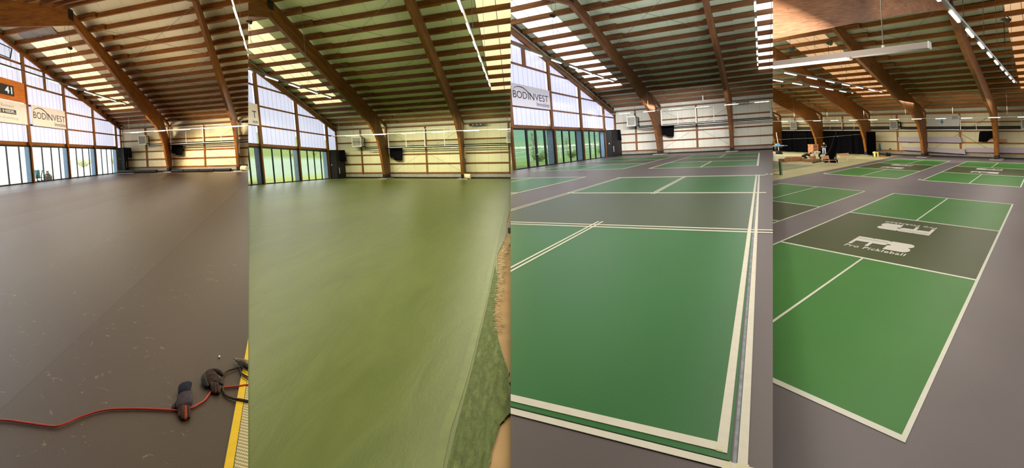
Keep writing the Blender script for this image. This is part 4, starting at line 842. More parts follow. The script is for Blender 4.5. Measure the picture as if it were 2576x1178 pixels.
strip_v(3, 'hanging light strip at the upper right before the skylights, taped-court hall', -.055, -.075, 13, 36.2, 6.5, 14.05, 2.68, 1.33, .01)
strip_u(3, 'light strip hanging along the back wall, taped-court hall', -14.2, 2.5, 45.5, 4.57, [(-11.3 + i * 2.18, -10.3 + i * 2.18) for i in range(6)])
strip_v(4, 'hanging light strip running past the tall arch at upper right, logo-court hall', -1.28, -1.1, 12, 46.8, 6.5, 13.2, 3.35, 1.8, .02)
strip_v(4, 'upper of two hanging light strips at the left seam, logo-court hall', -7.38, -7.1, 18, 46.8, 6.5, 19.6, 3.32, 1.7, .05)
strip_v(4, 'lower of two hanging light strips at the left seam, logo-court hall', -8.87, -8.58, 18, 45.9, 6.5, 19.3, 3.3, 1.7, .05)
strip_u(4, 'light strip hanging along the back wall, logo-court hall', -30, 2.5, 62.5, 4.55, [(-18.3 - 1.53 * 4 + i * 1.53, -17.66 - 1.53 * 4 + i * 1.53) for i in range(18)], 3)
r = empty('light_strip', P(4, -2.4, 11.5, 5), 'large grey light fitting hanging near the viewer under the big beam, logo-court hall', 'light')
MB(4).box(-4.6, -1.12, 11.35, 11.6, 5.0, 5.105).build('housing', plain('grey lamp casing', (150, 140, 136), .45, 0, .04), r); MB(4).box(-1.12, -1.105, 11.33, 11.62, 4.99, 5.11).build('end_cap', WHITE, r)
MB(4).box(-3.36, -2.14, 11.37, 11.52, 4.955, 4.998).build('lamp_tube', TUBE, r); MB(4).box(-2.14, -2.1, 11.36, 11.53, 4.95, 4.998).build('tube_socket', WHITE, r)
MB(4).tube([(-1.67, 11.5, 5.1), (-1.67, 11.5, 5.16)], .02, 6).build('wire_grip', WHITE, r); MB(4).tube([(-1.67, 11.5, 5.16), (-1.67, 11.5, 7.4)], .008, 5).build('hanger_wire', WIRE, r)
# black floodlights with a wire below
for k, u, v, w, w2, l in ((1, -13.12, 18.67, 7.5, 6.6, 'below the skylights'), (2, -10.85, 13.44, 7.5, 6.6, 'at the left seam below the skylights'), (3, -7.34, 19.61, 7.5, 6.6, 'below the skylights'), (4, -6.79, 25.26, 7.5, 6.6, 'at the upper left, left one of two'), (4, -5.43, 25.29, 7.5, 6.6, 'at the upper left, right one of two'), (4, -.82, 25.86, 7.5, 6.6, 'beside the right skylights')):
    r = empty('floodlight', P(k, u, v, w), 'small round floodlight on a wire %s, %s' % (l, H[k]['phrase']), 'floodlight'); c_ = P(k, u, v, w)
    m = MB(0); m.tube([c_ + Vector((-.1, 0, .04)), c_ + Vector((-.02, -.03, .0)), c_ + Vector((.1, -.06, -.04))], [.04, .07, .08], 12); m.build('lamp_head', BLACK if k != 4 else HOUS, r)
    m = MB(0); m.tube([c_ + Vector((math.cos(a) * .11 + .04, -.05, math.sin(a) * .11)) for a in [x * .35 - 1.4 for x in range(9)]], .014, 5); m.build('bracket', BLACK, r)
    MB(k).tube([(u, v, w), (u, v, w2)], .008, 4).build('hanger_wire', BLACK, r); MB(k).tube([(u, v, w), (u, v, roof(k, max(v, H[k]['ridge'])) if v > 30 else w + 1.3)], .008, 4).build('hanger_wire', WIRE, r); prune(r)

# ---------------------------------------------------------------- things on and before the back walls
GRL = {}
def heater(k, u0, u1, w0, w1, off, label, flip=1):
    h = H[k]; v = h['vb'] - off; d = .75 * h['sv']; r = empty('air_heater', P(k, (u0 + u1) / 2, v, w0), label, 'air heater', 'air heaters of the ' + h['phrase'])
    L = u1 - u0; MB(k).box(u0, u1, v, v + d, w0, w1, 2).build('casing', plain('heater enamel %d' % k, {1: (216, 208, 180), 2: (190, 192, 166), 3: (206, 206, 202), 4: (176, 180, 168)}[k], .45), r)
    m = MB(k); n = 12
    for i in range(n): wv = w0 + (w1 - w0) * (.1 + .8 * i / n); m.hexa([(u0 + L * .1, v - .03, wv), (u0 + L * .1, v - .03, wv + .02), (u0 + L * .1, v, wv + .03), (u0 + L * .1, v, wv + .06), (u1 - L * .06, v - .03, wv), (u1 - L * .06, v - .03, wv + .02), (u1 - L * .06, v, wv + .03), (u1 - L * .06, v, wv + .06)])
    m.build('louvre_grille', plain('heater louvre', (120, 118, 106), .5), r)
    for u in (u0 + .12 * L, u1 - .12 * L): MB(k).tube([(u, v + d * .5, w1), (u, v + d * .5, roof(k, v + d * .5))], .014, 5).build('hanger_rod', WIRE, r)
    prune(r)
heater(1, -19.45, -18.2, 3.17, 4.24, .8, 'grey square air heater on the back wall, dark-floored hall'); heater(2, -19.1, -17.85, 3.66, 4.82, .8, 'grey square air heater left of the first arch, olive-floored hall')
heater(2, -1.32, .2, 3.6, 4.79, .8, 'air heater cut by the right seam, olive-floored hall'); heater(3, -12.98, -12.04, 3.6, 4.82, .8, 'grey square air heater left of the first arch, taped-court hall'); heater(3, .82, 1.9, 3.52, 4.71, .8, 'air heater cut by the right seam, taped-court hall')
heater(4, -11.56, -10.86, 3.48, 4.58, .8, 'grey air heater left of the banner, logo-court hall'); heater(4, -22.1, -21.3, 3.52, 4.72, .8, 'grey air heater above the curtain, logo-court hall'); heater(4, -1.66, -.9, 3.46, 4.58, .8, 'grey air heater at the right frame edge, logo-court hall')
def pipes(k, ua, ub, wa, wb, riser, label):
    h = H[k]; v = h['vb'] - .5; u_, w_, r_ = riser; r = empty('heating_pipes', P(k, u_, v, wa), label, 'pipes'); rad = .055 if k != 4 else .07
    MB(k).tube([(u_ + .12, v, wa), (ub, v, wa)], rad, 8).build('flow_pipe', PIPE, r); MB(k).tube([(u_, v, wb), (ub, v, wb)], rad, 8).build('return_pipe', PIPE, r)
    MB(k).tube([(u_ - r_, v, w_), (u_, v, w_), (u_, v, wb)], rad, 8).build('riser_pipe', PIPE, r); MB(k).tube([(u_ - r_ * .8, v - .12, wa + .08), (u_ + .12, v - .12, wa + .08), (u_ + .12, v - .1, wa)], rad, 8).build('elbow_pipe', PIPE, r); prune(r)
pipes(1, 0, 5, 3.19, 2.99, (-17.85, 4.12, .4), 'pair of black heating pipes along the back wall, dark-floored hall'); pipes(2, 0, 4, 3.58, 3.41, (-17.5, 4.65, .4), 'pair of black heating pipes along the back wall, olive-floored hall')
pipes(3, 0, 3, 3.52, 3.37, (-11.75, 4.6, .3), 'pair of black heating pipes along the back wall, taped-court hall'); pipes(4, 0, -1.7, 3.73, 3.55, (-10.6, 4.4, .25), 'pair of black heating pipes right of the grey heater, logo-court hall')
r = empty('heating_pipes', P(4, -20, 79, 3.5), 'black heating pipes above the curtain, logo-court hall', 'pipes')
for w in (3.8, 3.58): MB(4).tube([(-30, 79.2, w), (-11.6, 79.2, w)], .07, 8).build('pipe_run', PIPE, r)
prune(r)
for k, a, b, lab in ((1, -14.5, 6, ''), (2, -14.46, -5.9, ''), (3, -9.32, -2.6, ''), (4, -30, 2, '')):
    w = {1: 3.08, 2: 3.47, 3: 3.44, 4: 3.33}[k]; o = MB(k).box(a, b, H[k]['vb'] - .75, H[k]['vb'] - .68, w, w + .045).build('white_rail', WHITE)
    tag(o, 'thin white metal rail just beside the black pipes, ' + H[k]['phrase'], 'rail')
def frame(k, us, wt, wb, label):
    r = empty('hanging_frame', P(k, us[0], H[k]['vb'] - .7, wb), label, 'frame'); v = H[k]['vb'] - .7
    for i, u in enumerate(us):
        t_ = .05 if i % 2 == 0 else .03; t_ *= (1 if k != 4 else .6); MB(k).box(u - t_, u + t_, v - .04, v + .04, wb, wt if i % 2 == 0 else wt - .35 * (i < 2), 2).build('upright', WHITE, r)
    MB(k).box(us[0], us[-1], v - .03, v + .03, wt - .05, wt).build('top_bar', WHITE, r); prune(r)
frame(1, [-14.4, -12.15, -9.72, -7.26], 4.95, 3.1, 'white metal hanging frame between the two arches, dark-floored hall'); frame(2, [-14.4, -12.24, -10.04, -7.8], 5.35, 3.5, 'white metal hanging frame between the two arches, olive-floored hall')
frame(3, [-9.3, -7.64, -5.87, -4.18], 5.25, 3.45, 'white metal hanging frame between the two arches, taped-court hall'); frame(4, [-18.7, -17.47, -16.2, -14.97], 4.5, 3.54, 'white metal hanging frame above the curtain, logo-court hall'); frame(4, [-5.8, -4.65], 4.6, 3.35, 'white metal hanging frame right of the banner, logo-court hall')
def brace(k, pts, label, off=.2):
    m = MB(k); v = H[k]['vb'] - off
    for (a, b), (c, d) in pts: m.tube([(a, v, b), (c, v, d)], .014, 5)
    o = m.build('cross_brace', WIRE); tag(o, label, 'brace')
brace(1, [((-14.3, 4.7), (-5.3, .6)), ((-14.6, .65), (-5.2, 4.65))], 'thin crossed steel brace on the back wall between arches, dark-floored hall')
brace(2, [((-14.4, 5.2), (-6, .7)), ((-14.4, .7), (-6, 5.2))], 'thin crossed steel brace on the back wall between arches, olive-floored hall')
brace(3, [((-9.2, 5.2), (-2.7, .7)), ((-9.2, .75), (-2.7, 5.1))], 'thin crossed steel brace on the back wall between arches, taped-court hall')
brace(4, [((-8.2, .8), (-3.6, 5.1)), ((-8.2, 5.1), (-3.6, .8))], 'thin crossed steel brace on the back wall beside the banner, logo-court hall')
for k, pairs in ((1, [(23.3, 29.4), (29.4, 35.8), (35.8, 42.3)]), (2, [(21.6, 27.8), (27.8, 34), (34, 40.2)]), (3, [(29, 38.2), (38.2, 47), (47, 56)]), (4, [(42, 54), (54, 66), (66, 77)])):
    ua, ub = H[k]['u1'], (H[k]['u2'] if k != 4 else -3.4)
    for i, (a, b) in enumerate(pairs):
        m = MB(k)
        for va, vb_ in ((a, b), (b, a)): m.tube([(ua, va, roof(k, va) - .02), (ub - .25, vb_, roof(k, vb_) - .02)], .013, 5)
        tag(m.build('roof_brace', WIRE), 'thin crossed steel roof brace between the arches, %s from the ridge, %s' % (ORD[i], H[k]['phrase']), 'brace')
# small junction box with sockets right of the second arch
for k, u, w in ((1, -4.5, 4.92), (2, -5.1, 5.45), (3, -2.15, 5.2)):
    r = empty('junction_box', P(k, u, H[k]['vb'] - .5, w), 'small dark junction box with pale sockets right of the second arch, ' + H[k]['phrase'], 'junction box'); v = H[k]['vb'] - .5; s_ = 1 if k < 3 else .75
    MB(k).box(u, u + 1.6 * s_, v, v + .15, w, w + .22).build('box_body', plain('dark box', (50, 44, 36)), r)
    for i in range(3): MB(k).box(u + (.35 + .4 * i) * s_, u + (.5 + .4 * i) * s_, v - .03, v, w + .07, w + .13).build('socket', WHITE, r)
    prune(r)
# cable coil on the second arch, cream bucket at its foot
for k, u, v, w in ((1, -5.0, 42.3, 2.3), (2, -5.72, 40.4, 2.6), (3, -2.42, 56.3, 2.5)):
    m = MB(k); m.tube([(u + .03, v + math.cos(a) * .35, w + math.sin(a) * .45) for a in [x * .5 for x in range(14)]], .03, 5); m.tube([(u + .03, v, w + .4), (u + .03, v - .1, w + 2.4)], .02, 5)
    tag(m.build('cable_coil', plain('pale cable', (206, 178, 130), .5)), 'coil of pale cable hanging on the second arch, ' + H[k]['phrase'], 'cable')
for k, u, v in ((1, -4.3, 42.2), (2, -5.45, 39.9)):
    c_ = P(k, u, v, .28); m = MB(0); m.tube([c_ + Vector((-.35, .1, .05)), c_ + Vector((.3, -.12, .0))], .26, 16); m.build('fabric_roll', plain('cream roll', (214, 196, 156), .8)) and tag(col.objects[-1], 'short cream roll lying beside the foot of the second arch, ' + H[k]['phrase'], 'roll')
# rolled black mats at the foot of the first hall's back wall
for i, (a, b) in enumerate([(-22.6, -19.98), (-19.9, -16.55), (-14.2, -12.5), (-12.4, -10.3), (-10.2, -8.2), (-8.1, -6.05)]):
    o = MB(1).tube([(a, 41.6, .17), (b, 41.6, .17)], .16, 12).build('rolled_mat', plain('black rolled mat', (26, 28, 30), .7)); tag(o, 'black rolled mat along the back wall foot, %s from the left, dark-floored hall' % ORD[i], 'rolled mat', 'rolled mats of the dark-floored hall')
for a, b, l in ((-22.9, -19.7, 'left'), (-8.2, -2.5, 'right')): o = MB(1).box(a, b, 40.6, 40.9, .002, .03).build('pale_batten', TAPE); tag(o, 'thin pale batten on the floor before the rolled mats, %s one' % l, 'batten')

# ---------------------------------------------------------------- first hall: cable, gloves, rope and clamp in the foreground
pth = [(-2.6, 1.75), (-2.17, 1.9), (-1.96, 1.94), (-1.76, 1.97), (-1.67, 2.0), (-1.57, 2.11), (-1.42, 2.23), (-1.21, 2.31), (-.99, 2.37), (-.83, 2.41), (-.74, 2.46), (-.69, 2.52), (-.65, 2.58), (-.62, 2.68), (-.58, 2.74), (-.53, 2.76), (-.4, 2.82), (-.32, 2.86), (-.2, 2.9)]
def smooth_path(p, n=6):
    out = []
    for i in range(len(p) - 1):
        a, b, c_, d = p[max(i - 1, 0)], p[i], p[i + 1], p[min(i + 2, len(p) - 1)]
        for j in range(n):
            t_ = j / n; out.append(tuple(.5 * (2 * b[q] + (c_[q] - a[q]) * t_ + (2 * a[q] - 5 * b[q] + 4 * c_[q] - d[q]) * t_ ** 2 + (3 * b[q] - a[q] - 3 * c_[q] + d[q]) * t_ ** 3) for q in range(len(b))))
    out.append(p[-1]); return out
o = MB(1).tube([(u, v, .008) for u, v in smooth_path(pth)], .0062, 8).build('extension_cord', plain('coral red cable', (206, 70, 54), .4, 0, .05), smooth=True); tag(o, 'coral red cable snaking across the dark floor between the gloves', 'cord')
ROPE = plain('dark braided hose', (74, 60, 42), .8, 0, .8, 90)
o = MB(1).tube([(u, v, .012) for u, v in smooth_path([(-.55, 2.72), (-.555, 2.80), (-.555, 2.9), (-.53, 2.97), (-.49, 3.01), (-.43, 3.06), (-.40, 3.08)])], .0075, 8).build('braided_hose', ROPE, smooth=True); tag(o, 'upper loop of dark braided hose between glove and clamp', 'hose')
o = MB(1).tube([(u, v, .012) for u, v in smooth_path([(-.53, 2.76), (-.515, 2.71), (-.48, 2.67), (-.42, 2.655), (-.36, 2.66), (-.28, 2.66)])], .0072, 8).build('braided_hose', ROPE, smooth=True); tag(o, 'lower dark braided hose running right over the yellow tape', 'hose')
DKC = plain('dark cable', (34, 34, 34), .5)
for i, p in enumerate(([(-.42, 3.07), (-.395, 3.0), (-.36, 2.97), (-.31, 2.95)], [(-.415, 3.05), (-.385, 2.96), (-.35, 2.93), (-.3, 2.91)], [(-.40, 3.07), (-.35, 3.03), (-.3, 3.01)])):
    tag(MB(1).tube([(u, v, .012 + .004 * i) for u, v in smooth_path(p)], .0042, 6).build('thin_cable', DKC, smooth=True), '%s thin dark cable crossing the yellow tape at the right seam' % ['middle', 'lowest', 'upper'][i], 'cable')
r = empty('earth_clamp', P(1, -.4, 3.12, 0), 'greyish welding-style clamp lying over the yellow tape at the seam', 'clamp')
MB(1).tube([(-.475, 3.15, .035), (-.455, 3.135, .03), (-.42, 3.13, .03), (-.37, 3.12, .03), (-.31, 3.105, .03)], [.004, .012, .019, .021, .02], 10).build('clamp_jaw', plain('worn pale metal', (134, 122, 98), .6, .2, .35, 30), r, smooth=True)
MB(1).tube([(-.43, 3.115, .02), (-.37, 3.09, .02), (-.31, 3.075, .02)], [.012, .016, .015], 8).build('clamp_handle', plain('dark handle', (40, 36, 32), .6), r, smooth=True)
MB(1).tube([(-.485, 3.165, .02), (-.47, 3.155, .03), (-.46, 3.16, .02)], .005, 6).build('jaw_tip', DKC, r); prune(r)
def skin(name, verts, edges, mat, parent, sub=2, smooth=True):
    me = bpy.data.meshes.new(name); me.from_pydata([Vector(v[:3]) for v in verts], edges, []); o = bpy.data.objects.new(name, me); col.objects.link(o)
    sk = o.modifiers.new('Skin', 'SKIN'); sk.use_smooth_shade = smooth; ss = o.modifiers.new('Subdivision', 'SUBSURF'); ss.levels = sub; ss.render_levels = sub
    lay = me.skin_vertices[0].data if me.skin_vertices else None
    if lay is None:
        bm = bmesh.new(); bm.from_mesh(me); bm.verts.layers.skin.verify(); bm.to_mesh(me); bm.free(); lay = me.skin_vertices[0].data
    for i, v in enumerate(verts): lay[i].radius = (v[3], v[4] if len(v) > 4 else v[3]); lay[i].use_root = (i == 0)
    me.materials.append(mat); o.parent = parent; return o
NG = plain('navy knit cuff', (24, 26, 46), .9, 0, .3, 40); BG = plain('dirty brown glove', (58, 38, 28), .85, 0, .8, 26); PG = plain('plum grey glove back', (70, 56, 66), .85, 0, .35, 40); DG = plain('dark glove coating', (26, 22, 20), .6, 0, .4, 40); TIP = plain('rust fingertip', (150, 62, 34), .8, 0, .3, 40)
def fl(k, u, v, w, ref): return tuple(P(k, u, v, w) - ref)
def glove(label, c, parts):
    r = empty('work_glove', P(1, c[0], c[1], 0), label, 'glove')
    for nm, mat, chain, lab in parts:
        ch = smooth_path([tuple(q) for q in chain], 5)
        n_ = len(ch); rw = [q[3] for q in ch]; rh = [q[4] for q in ch]
        for e in (0, 1): rw[e] *= (.45, .82)[e]; rh[e] *= (.45, .82)[e]; rw[-1 - e] *= (.4, .82)[e]; rh[-1 - e] *= (.4, .82)[e]
        o = MB(1).flat([q[:3] for q in ch], rw, rh, 14).build(nm, mat, r, smooth=True)
        if lab: o['label'] = lab
    return r
glove('navy-cuffed brown work glove lying fingers down beside the red cable', (-.785, 2.48), [
    ('palm', PG, [(-.832, 2.60, .024, .034, .02), (-.818, 2.54, .026, .041, .022), (-.80, 2.48, .024, .047, .022), (-.79, 2.44, .02, .044, .018)], 'plum-grey back of the glove'),
    ('cuff', NG, [(-.85, 2.675, .026, .04, .022), (-.842, 2.64, .03, .04, .028), (-.832, 2.59, .03, .037, .027), (-.825, 2.56, .026, .036, .022)], 'navy knitted cuff'),
    ('finger', BG, [(-.835, 2.465, .018, .0125, .012), (-.822, 2.42, .02, .0125, .012), (-.808, 2.38, .016, .012, .011), (-.798, 2.345, .011, .010, .009)], None),
    ('finger', BG, [(-.81, 2.455, .02, .0125, .012), (-.795, 2.41, .023, .0125, .012), (-.782, 2.37, .018, .012, .011), (-.772, 2.332, .011, .010, .009)], None),
    ('finger', TIP, [(-.785, 2.45, .02, .0115, .011), (-.772, 2.41, .024, .0115, .011), (-.758, 2.37, .018, .011, .010), (-.75, 2.335, .011, .009, .009)], 'rust-stained finger'),
    ('little_finger', BG, [(-.765, 2.455, .019, .0115, .011), (-.748, 2.42, .021, .0115, .011), (-.735, 2.385, .016, .0105, .010), (-.727, 2.355, .010, .009, .008)], None),
    ('thumb', DG, [(-.835, 2.50, .014, .014, .012), (-.862, 2.47, .012, .014, .012), (-.878, 2.435, .011, .013, .011), (-.872, 2.405, .010, .010, .009)], 'dark curled thumb')])
glove('brown work glove curled on the floor where hose and cable meet', (-.63, 2.8), [
    ('palm', BG, [(-.67, 2.925, .022, .022, .018), (-.672, 2.885, .026, .036, .022), (-.655, 2.84, .026, .045, .022), (-.632, 2.80, .022, .044, .019), (-.612, 2.775, .018, .036, .016)], None),
    ('cuff', DG, [(-.705, 2.86, .02, .018, .018), (-.712, 2.82, .024, .02, .022), (-.70, 2.78, .024, .02, .022), (-.675, 2.745, .018, .018, .016), (-.655, 2.72, .014, .014, .012)], 'dark folded cuff edge'),
    ('thumb', DG, [(-.665, 2.905, .028, .017, .016), (-.625, 2.915, .034, .016, .016), (-.585, 2.905, .034, .015, .015), (-.55, 2.885, .026, .013, .013)], None),
    ('finger', BG, [(-.635, 2.77, .022, .012, .012), (-.617, 2.73, .024, .012, .012), (-.605, 2.70, .018, .0115, .011), (-.60, 2.67, .012, .009, .009)], None),
    ('finger', BG, [(-.61, 2.77, .024, .012, .012), (-.592, 2.73, .026, .012, .012), (-.58, 2.69, .018, .0115, .011), (-.575, 2.665, .012, .009, .009)], None),
    ('finger', BG, [(-.59, 2.775, .024, .0115, .012), (-.57, 2.735, .025, .0115, .012), (-.557, 2.70, .018, .011, .011), (-.55, 2.675, .012, .009, .009)], None),
    ('little_finger', DG, [(-.60, 2.80, .022, .0115, .011), (-.575, 2.79, .022, .011, .011), (-.55, 2.785, .018, .0105, .010), (-.53, 2.785, .014, .009, .009)], None)])
tag(MB(1).box(-.645, -.63, 3.17, 3.2, .002, .01).build('paper_scrap', WHITE), 'tiny pale scrap on the dark floor above the brown glove', 'scrap')

# ---------------------------------------------------------------- fourth hall: curtain, banner, boards, crates, benches, people
def curtain(u0, u1, v, w1, label, amp=.35, n=70):
    m = MB(4); pts = []; fs = []
    for i in range(n + 1):
        u = u0 + (u1 - u0) * i / n; f = amp * math.sin(i * 1.1) + amp * .5 * math.sin(i * 2.9)
        pts += [(u, v + f, .02), (u, v + f * .4, w1), (u, v + f * .4 + .12, w1), (u, v + f + .12, .02)]
        if i:
            a, b = 4 * i - 4, 4 * i; fs += [(a, b, b + 1, a + 1), (a + 1, b + 1, b + 2, a + 2), (a + 2, b + 2, b + 3, a + 3), (a + 3, b + 3, b, a)]
    fs += [(0, 1, 2, 3), (4 * n, 4 * n + 3, 4 * n + 2, 4 * n + 1)]; m.add(pts, fs, [[(0, 0)] * 4] * len(fs)); o = m.build('black_curtain', CLOTH, smooth=False); tag(o, label, 'curtain')
for a, b, n_, l in ((-27, -23.5, 20, 'leftmost'), (-23.15, -18.55, 26, 'middle'), (-18.22, -13.65, 26, 'right')): curtain(a, b, 78.7, 3.3, l + ' stretch of black dividing curtain between the arch feet, logo-court hall', .22, n_)
curtain(-13.35, -12.5, 76.6, 3.15, 'gathered dark end of the curtain right of the arch foot, logo-court hall', .5, 16)
r = empty('advertising_banner', P(4, -7.1, 79.4, 3.3), 'grey-white banner with teal lightning bolt on the back wall, logo-court hall', 'banner'); vb = 79.45; TEALI = plain('teal ink', (24, 120, 136), .6)
MB(4).prism([(-8.37, 5.24), (-5.84, 5.12), (-5.95, 3.3), (-8.42, 3.31)], vb, vb + .1, 1).build('banner_panel', plain('banner grey', (196, 196, 186), .6, 0, .03), r)
MB(4).prism([(-7.2, 4.78), (-7.35, 4.22), (-7.2, 4.25), (-7.26, 3.93), (-7.07, 4.42), (-7.2, 4.40), (-7.12, 4.78)], vb - .03, vb - .005, 1).build('bolt_mark', TEALI, r)
for a, b in ((4.9, 4.99), (4.8, 4.88), (4.7, 4.77)): MB(4).box(-6.44, -5.99, vb - .03, vb - .005, a, b).build('blue_mark', plain('blue ink', (20, 110, 146), .6), r)
letter(4, 'Scherler sorgt für Spannung', lambda x, y: (-8.34 + 2.2 * x, vb - .02, 3.43 + .27 * y), INK, r); prune(r)
GB = plain('lilac grey boards', (168, 160, 170), .6, 0, .04)
for p_, z, l in (([(-10.9, 1.84), (-5.78, 1.80), (-5.84, 2.5), (-10.9, 2.44)], 79.2, 'upper long grey padded board across the arch foot'), ([(-10.5, .74), (-5.53, .44), (-5.56, 1.05), (-10.57, 1.13)], 79.1, 'lower sloping long grey padded board behind the arch foot'), ([(-5.5, .66), (-1.0, .74), (-1.0, 1.34), (-5.5, 1.17)], 79.45, 'long grey padded board behind the tall arch foot')):
    o = MB(4).prism(p_, z, z + .3, 1).build('padded_board', GB); tag(o, l + ', logo-court hall', 'board')
for a, b, w, l in ((-4.05, -3.5, 1.93, 'left'), (-3.3, -2.64, 1.95, 'right')): o = MB(4).box(a, b, 79.2, 79.6, w, w + .36).build('timber_plank', wood('pale plank', (150, 110, 76), (178, 136, 98), (196, 156, 116))); tag(o, 'pale planks lying on a wall rail, %s of the tall arch leg' % l, 'plank')
o = cloth(4, 'teal_cloth', 'teal towel hanging on the back wall above the yellow machine', [(-12.7, 1.2), (-12.62, 1.66), (-12.57, 1.6), (-12.5, .7), (-12.58, .58), (-12.68, .7)], 79.3, .06, 9); o.data.materials.clear(); o.data.materials.append(plain('teal towel', (40, 116, 130), .9))
# beige-green practice zone with its faint lines
t = NT('beige practice floor'); n = t.noise(t.uvmap(.5, .2), 1, 3); t.col(t.ramp(n, [(.3, (184, 178, 124)), (.7, (204, 198, 148))])); BZ = t.set(.5)
m = MB(4); m.prism([(-36, .8), (-10.55, .8), (-10.5, 30), (-10.5, 50), (-10.72, 76), (-10.6, 79.8), (-36, 79.8)], .001, .004, 2, lambda a, b, c: (a, b)); tag(m.build('floor', BZ), 'beige practice floor left of the grey floor edge, logo-court hall', 'floor', kind='structure')
GZ = plain('muted green practice paint', (146, 152, 96), .5, 0, .06, 2)
m = MB(4); m.prism([(-36, 20), (-12.3, 20), (-12.3, 51.4), (-36, 51.4)], .004, .006, 2); tag(m.build('green_field', GZ), 'muted green playing field on the beige floor at the left seam', 'field')
for a in ((-12.45, -12.3, 20, 51.4), (-13.4, -13.3, 20, 51.4), (-36, -12.3, 51.3, 51.7), (-36, -13.3, 45, 45.3)):
    o = MB(4).box(a[0], a[1], a[2], a[3], .006, .009).build('field_line', plain('pale field line', (206, 206, 160), .6))
    if o: tag(o, 'pale line on the muted green practice field', 'line', 'practice field lines')
# logos on the court kitchens
def logo(root, u0, v0, su, sv_, flip, z=.011):
    """two P shapes and a B joined into one mark, above the words; (x, y) in a 1.25 x 1.85 box"""
    f = (lambda x, y: (u0 + su * x, v0 + sv_ * y, z)) if not flip else (lambda x, y: (u0 - su * x, v0 - sv_ * y, z)); LG = plain('logo white paint', (232, 228, 220), .5, 0, .03)
    def arc(cx, cy, rx, ry, a0, a1, n=10): return [(cx + rx * math.cos(math.radians(a0 + (a1 - a0) * i / n)), cy + ry * math.sin(math.radians(a0 + (a1 - a0) * i / n))) for i in range(n + 1)]
    def pshape(x): return [(x, .0), (x + .075, .0), (x + .075, .42), (x + .27, .42)] + arc(x + .27, .71, .15, .29, -90, 90) + [(x, 1.0)]
    def bshape(x): return [(x, 0), (x + .36, 0)] + arc(x + .36, .27, .13, .27, -90, 65) + [(x + .40, .52)] + arc(x + .36, .76, .13, .24, -60, 90) + [(x, 1.0)]
    m = MB(4)
    for si, sh in enumerate((pshape(0.0), pshape(.36), bshape(.74))):
        pts = [f(a, .35 + b) for a, b in sh]; m.prism([(p[0], p[1]) for p in pts], z - .002, z + .0005 * si, 2)
    m.build('logo_mark', LG, root); cc = [f(.75 + .045 * math.cos(a), .35 + .55 + .07 * math.sin(a)) for a in [i * .6283 for i in range(10)]]
    MB(4).prism([(p[0], p[1]) for p in cc], z + .001, z + .002, 2).build('logo_dot', KI4, root)
    for y in (.72, .80): q = [f(.03, .35 + y), f(.7, .35 + y), f(.7, .35 + y + .014), f(.03, .35 + y + .014)]; MB(4).prism([(p[0], p[1]) for p in q], z + .0007, z + .0017, 2).build('logo_stripe', KI4, root)
    letter(4, 'Pro Pickleball', lambda x, y: f(-.0 + 1.23 * x, -.0 + .27 * y), LG, root, 'lettering', 1.12, .022)
logo(near4, -3.50, 16.78, 1.0, 1.4, False); logo(near4, -2.24, 22.62, 1.0, 1.4, True)
logo(farr4, -3.52, 52.9, 1.08, 1.5, False); logo(farr4, -2.2, 59.6, 1.08, 1.5, True); logo(farl4, -8.5, 52.7, 1.08, 1.5, False); logo(farl4, -7.2, 59.5, 1.08, 1.5, True)
# crates and cartons
CR = wood('pale crate timber', (150, 100, 62), (184, 130, 88), (202, 152, 108), 8, .7, False); CB = plain('brown cardboard', (172, 122, 82), .8, 0, .08)
def wbox(name, c, sx, sy, sz, rot, mat, label, cat, lid=True, group=None):
    r = empty(name, c, label, cat, group); m = MB(0); q = Matrix.Rotation(rot, 3, 'Z'); c = Vector(c)
    def bx(mm, x0, x1, y0, y1, z0, z1): mm.hexa([c + q @ Vector(p) for p in ((x0, y0, z0), (x0, y0, z1), (x0, y1, z0), (x0, y1, z1), (x1, y0, z0), (x1, y0, z1), (x1, y1, z0), (x1, y1, z1))])
    bx(m, -sx / 2, sx / 2, -sy / 2, sy / 2, 0, sz * .93); m.build('carton_body', mat, r)
    if lid:
        m = MB(0); bx(m, -sx / 2 - .015, 0, -sy / 2 - .015, sy / 2 + .015, sz * .93, sz); m.build('flap', mat, r); m = MB(0); bx(m, .01, sx / 2 + .015, -sy / 2 - .015, sy / 2 + .015, sz * .93, sz * 1.0); m.build('flap', mat, r)
    m = MB(0); bx(m, -.03, .03, -sy / 2 - .017, sy / 2 + .017, sz * .3, sz * 1.005); m.build('packing_tape', plain('brown packing tape', (150, 108, 66), .4), r); return r
c0 = P(4, -18.7, 75.6, 0); k_ = c0 - CAM; th = math.atan2(k_.x, k_.y)
for i in range(2):
    cc = c0 + Vector((0, 0, .68 * i)); r = empty('wooden_crate', cc, '%s wooden crate of the pair stacked before the curtain, logo-court hall' % ['lower', 'upper'][i], 'crate', 'stacked wooden crates')
    for z in (.02, .2, .38, .56):
        m = MB(0); m.hexa([cc + Vector(p) for p in ((-.38, -.38, z), (-.38, -.38, z + .1), (-.38, .38, z), (-.38, .38, z + .1), (.38, -.38, z), (.38, -.38, z + .1), (.38, .38, z), (.38, .38, z + .1))]); m.build('slat_course', CR, r)
    m = MB(0)
    for x in (-.36, .3): m.hexa([cc + Vector(p) for p in ((x, -.4, 0), (x, -.4, .66), (x, .4, 0), (x, .4, .66), (x + .08, -.4, 0), (x + .08, -.4, .66), (x + .08, .4, 0), (x + .08, .4, .66))])
    m.build('corner_batten', CR, r); m = MB(0); m.hexa([cc + Vector(p) for p in ((-.4, -.4, .62), (-.4, -.4, .68), (-.4, .4, .62), (-.4, .4, .68), (.4, -.4, .62), (.4, -.4, .68), (.4, .4, .62), (.4, .4, .68))]); m.build('crate_lid', CR, r)
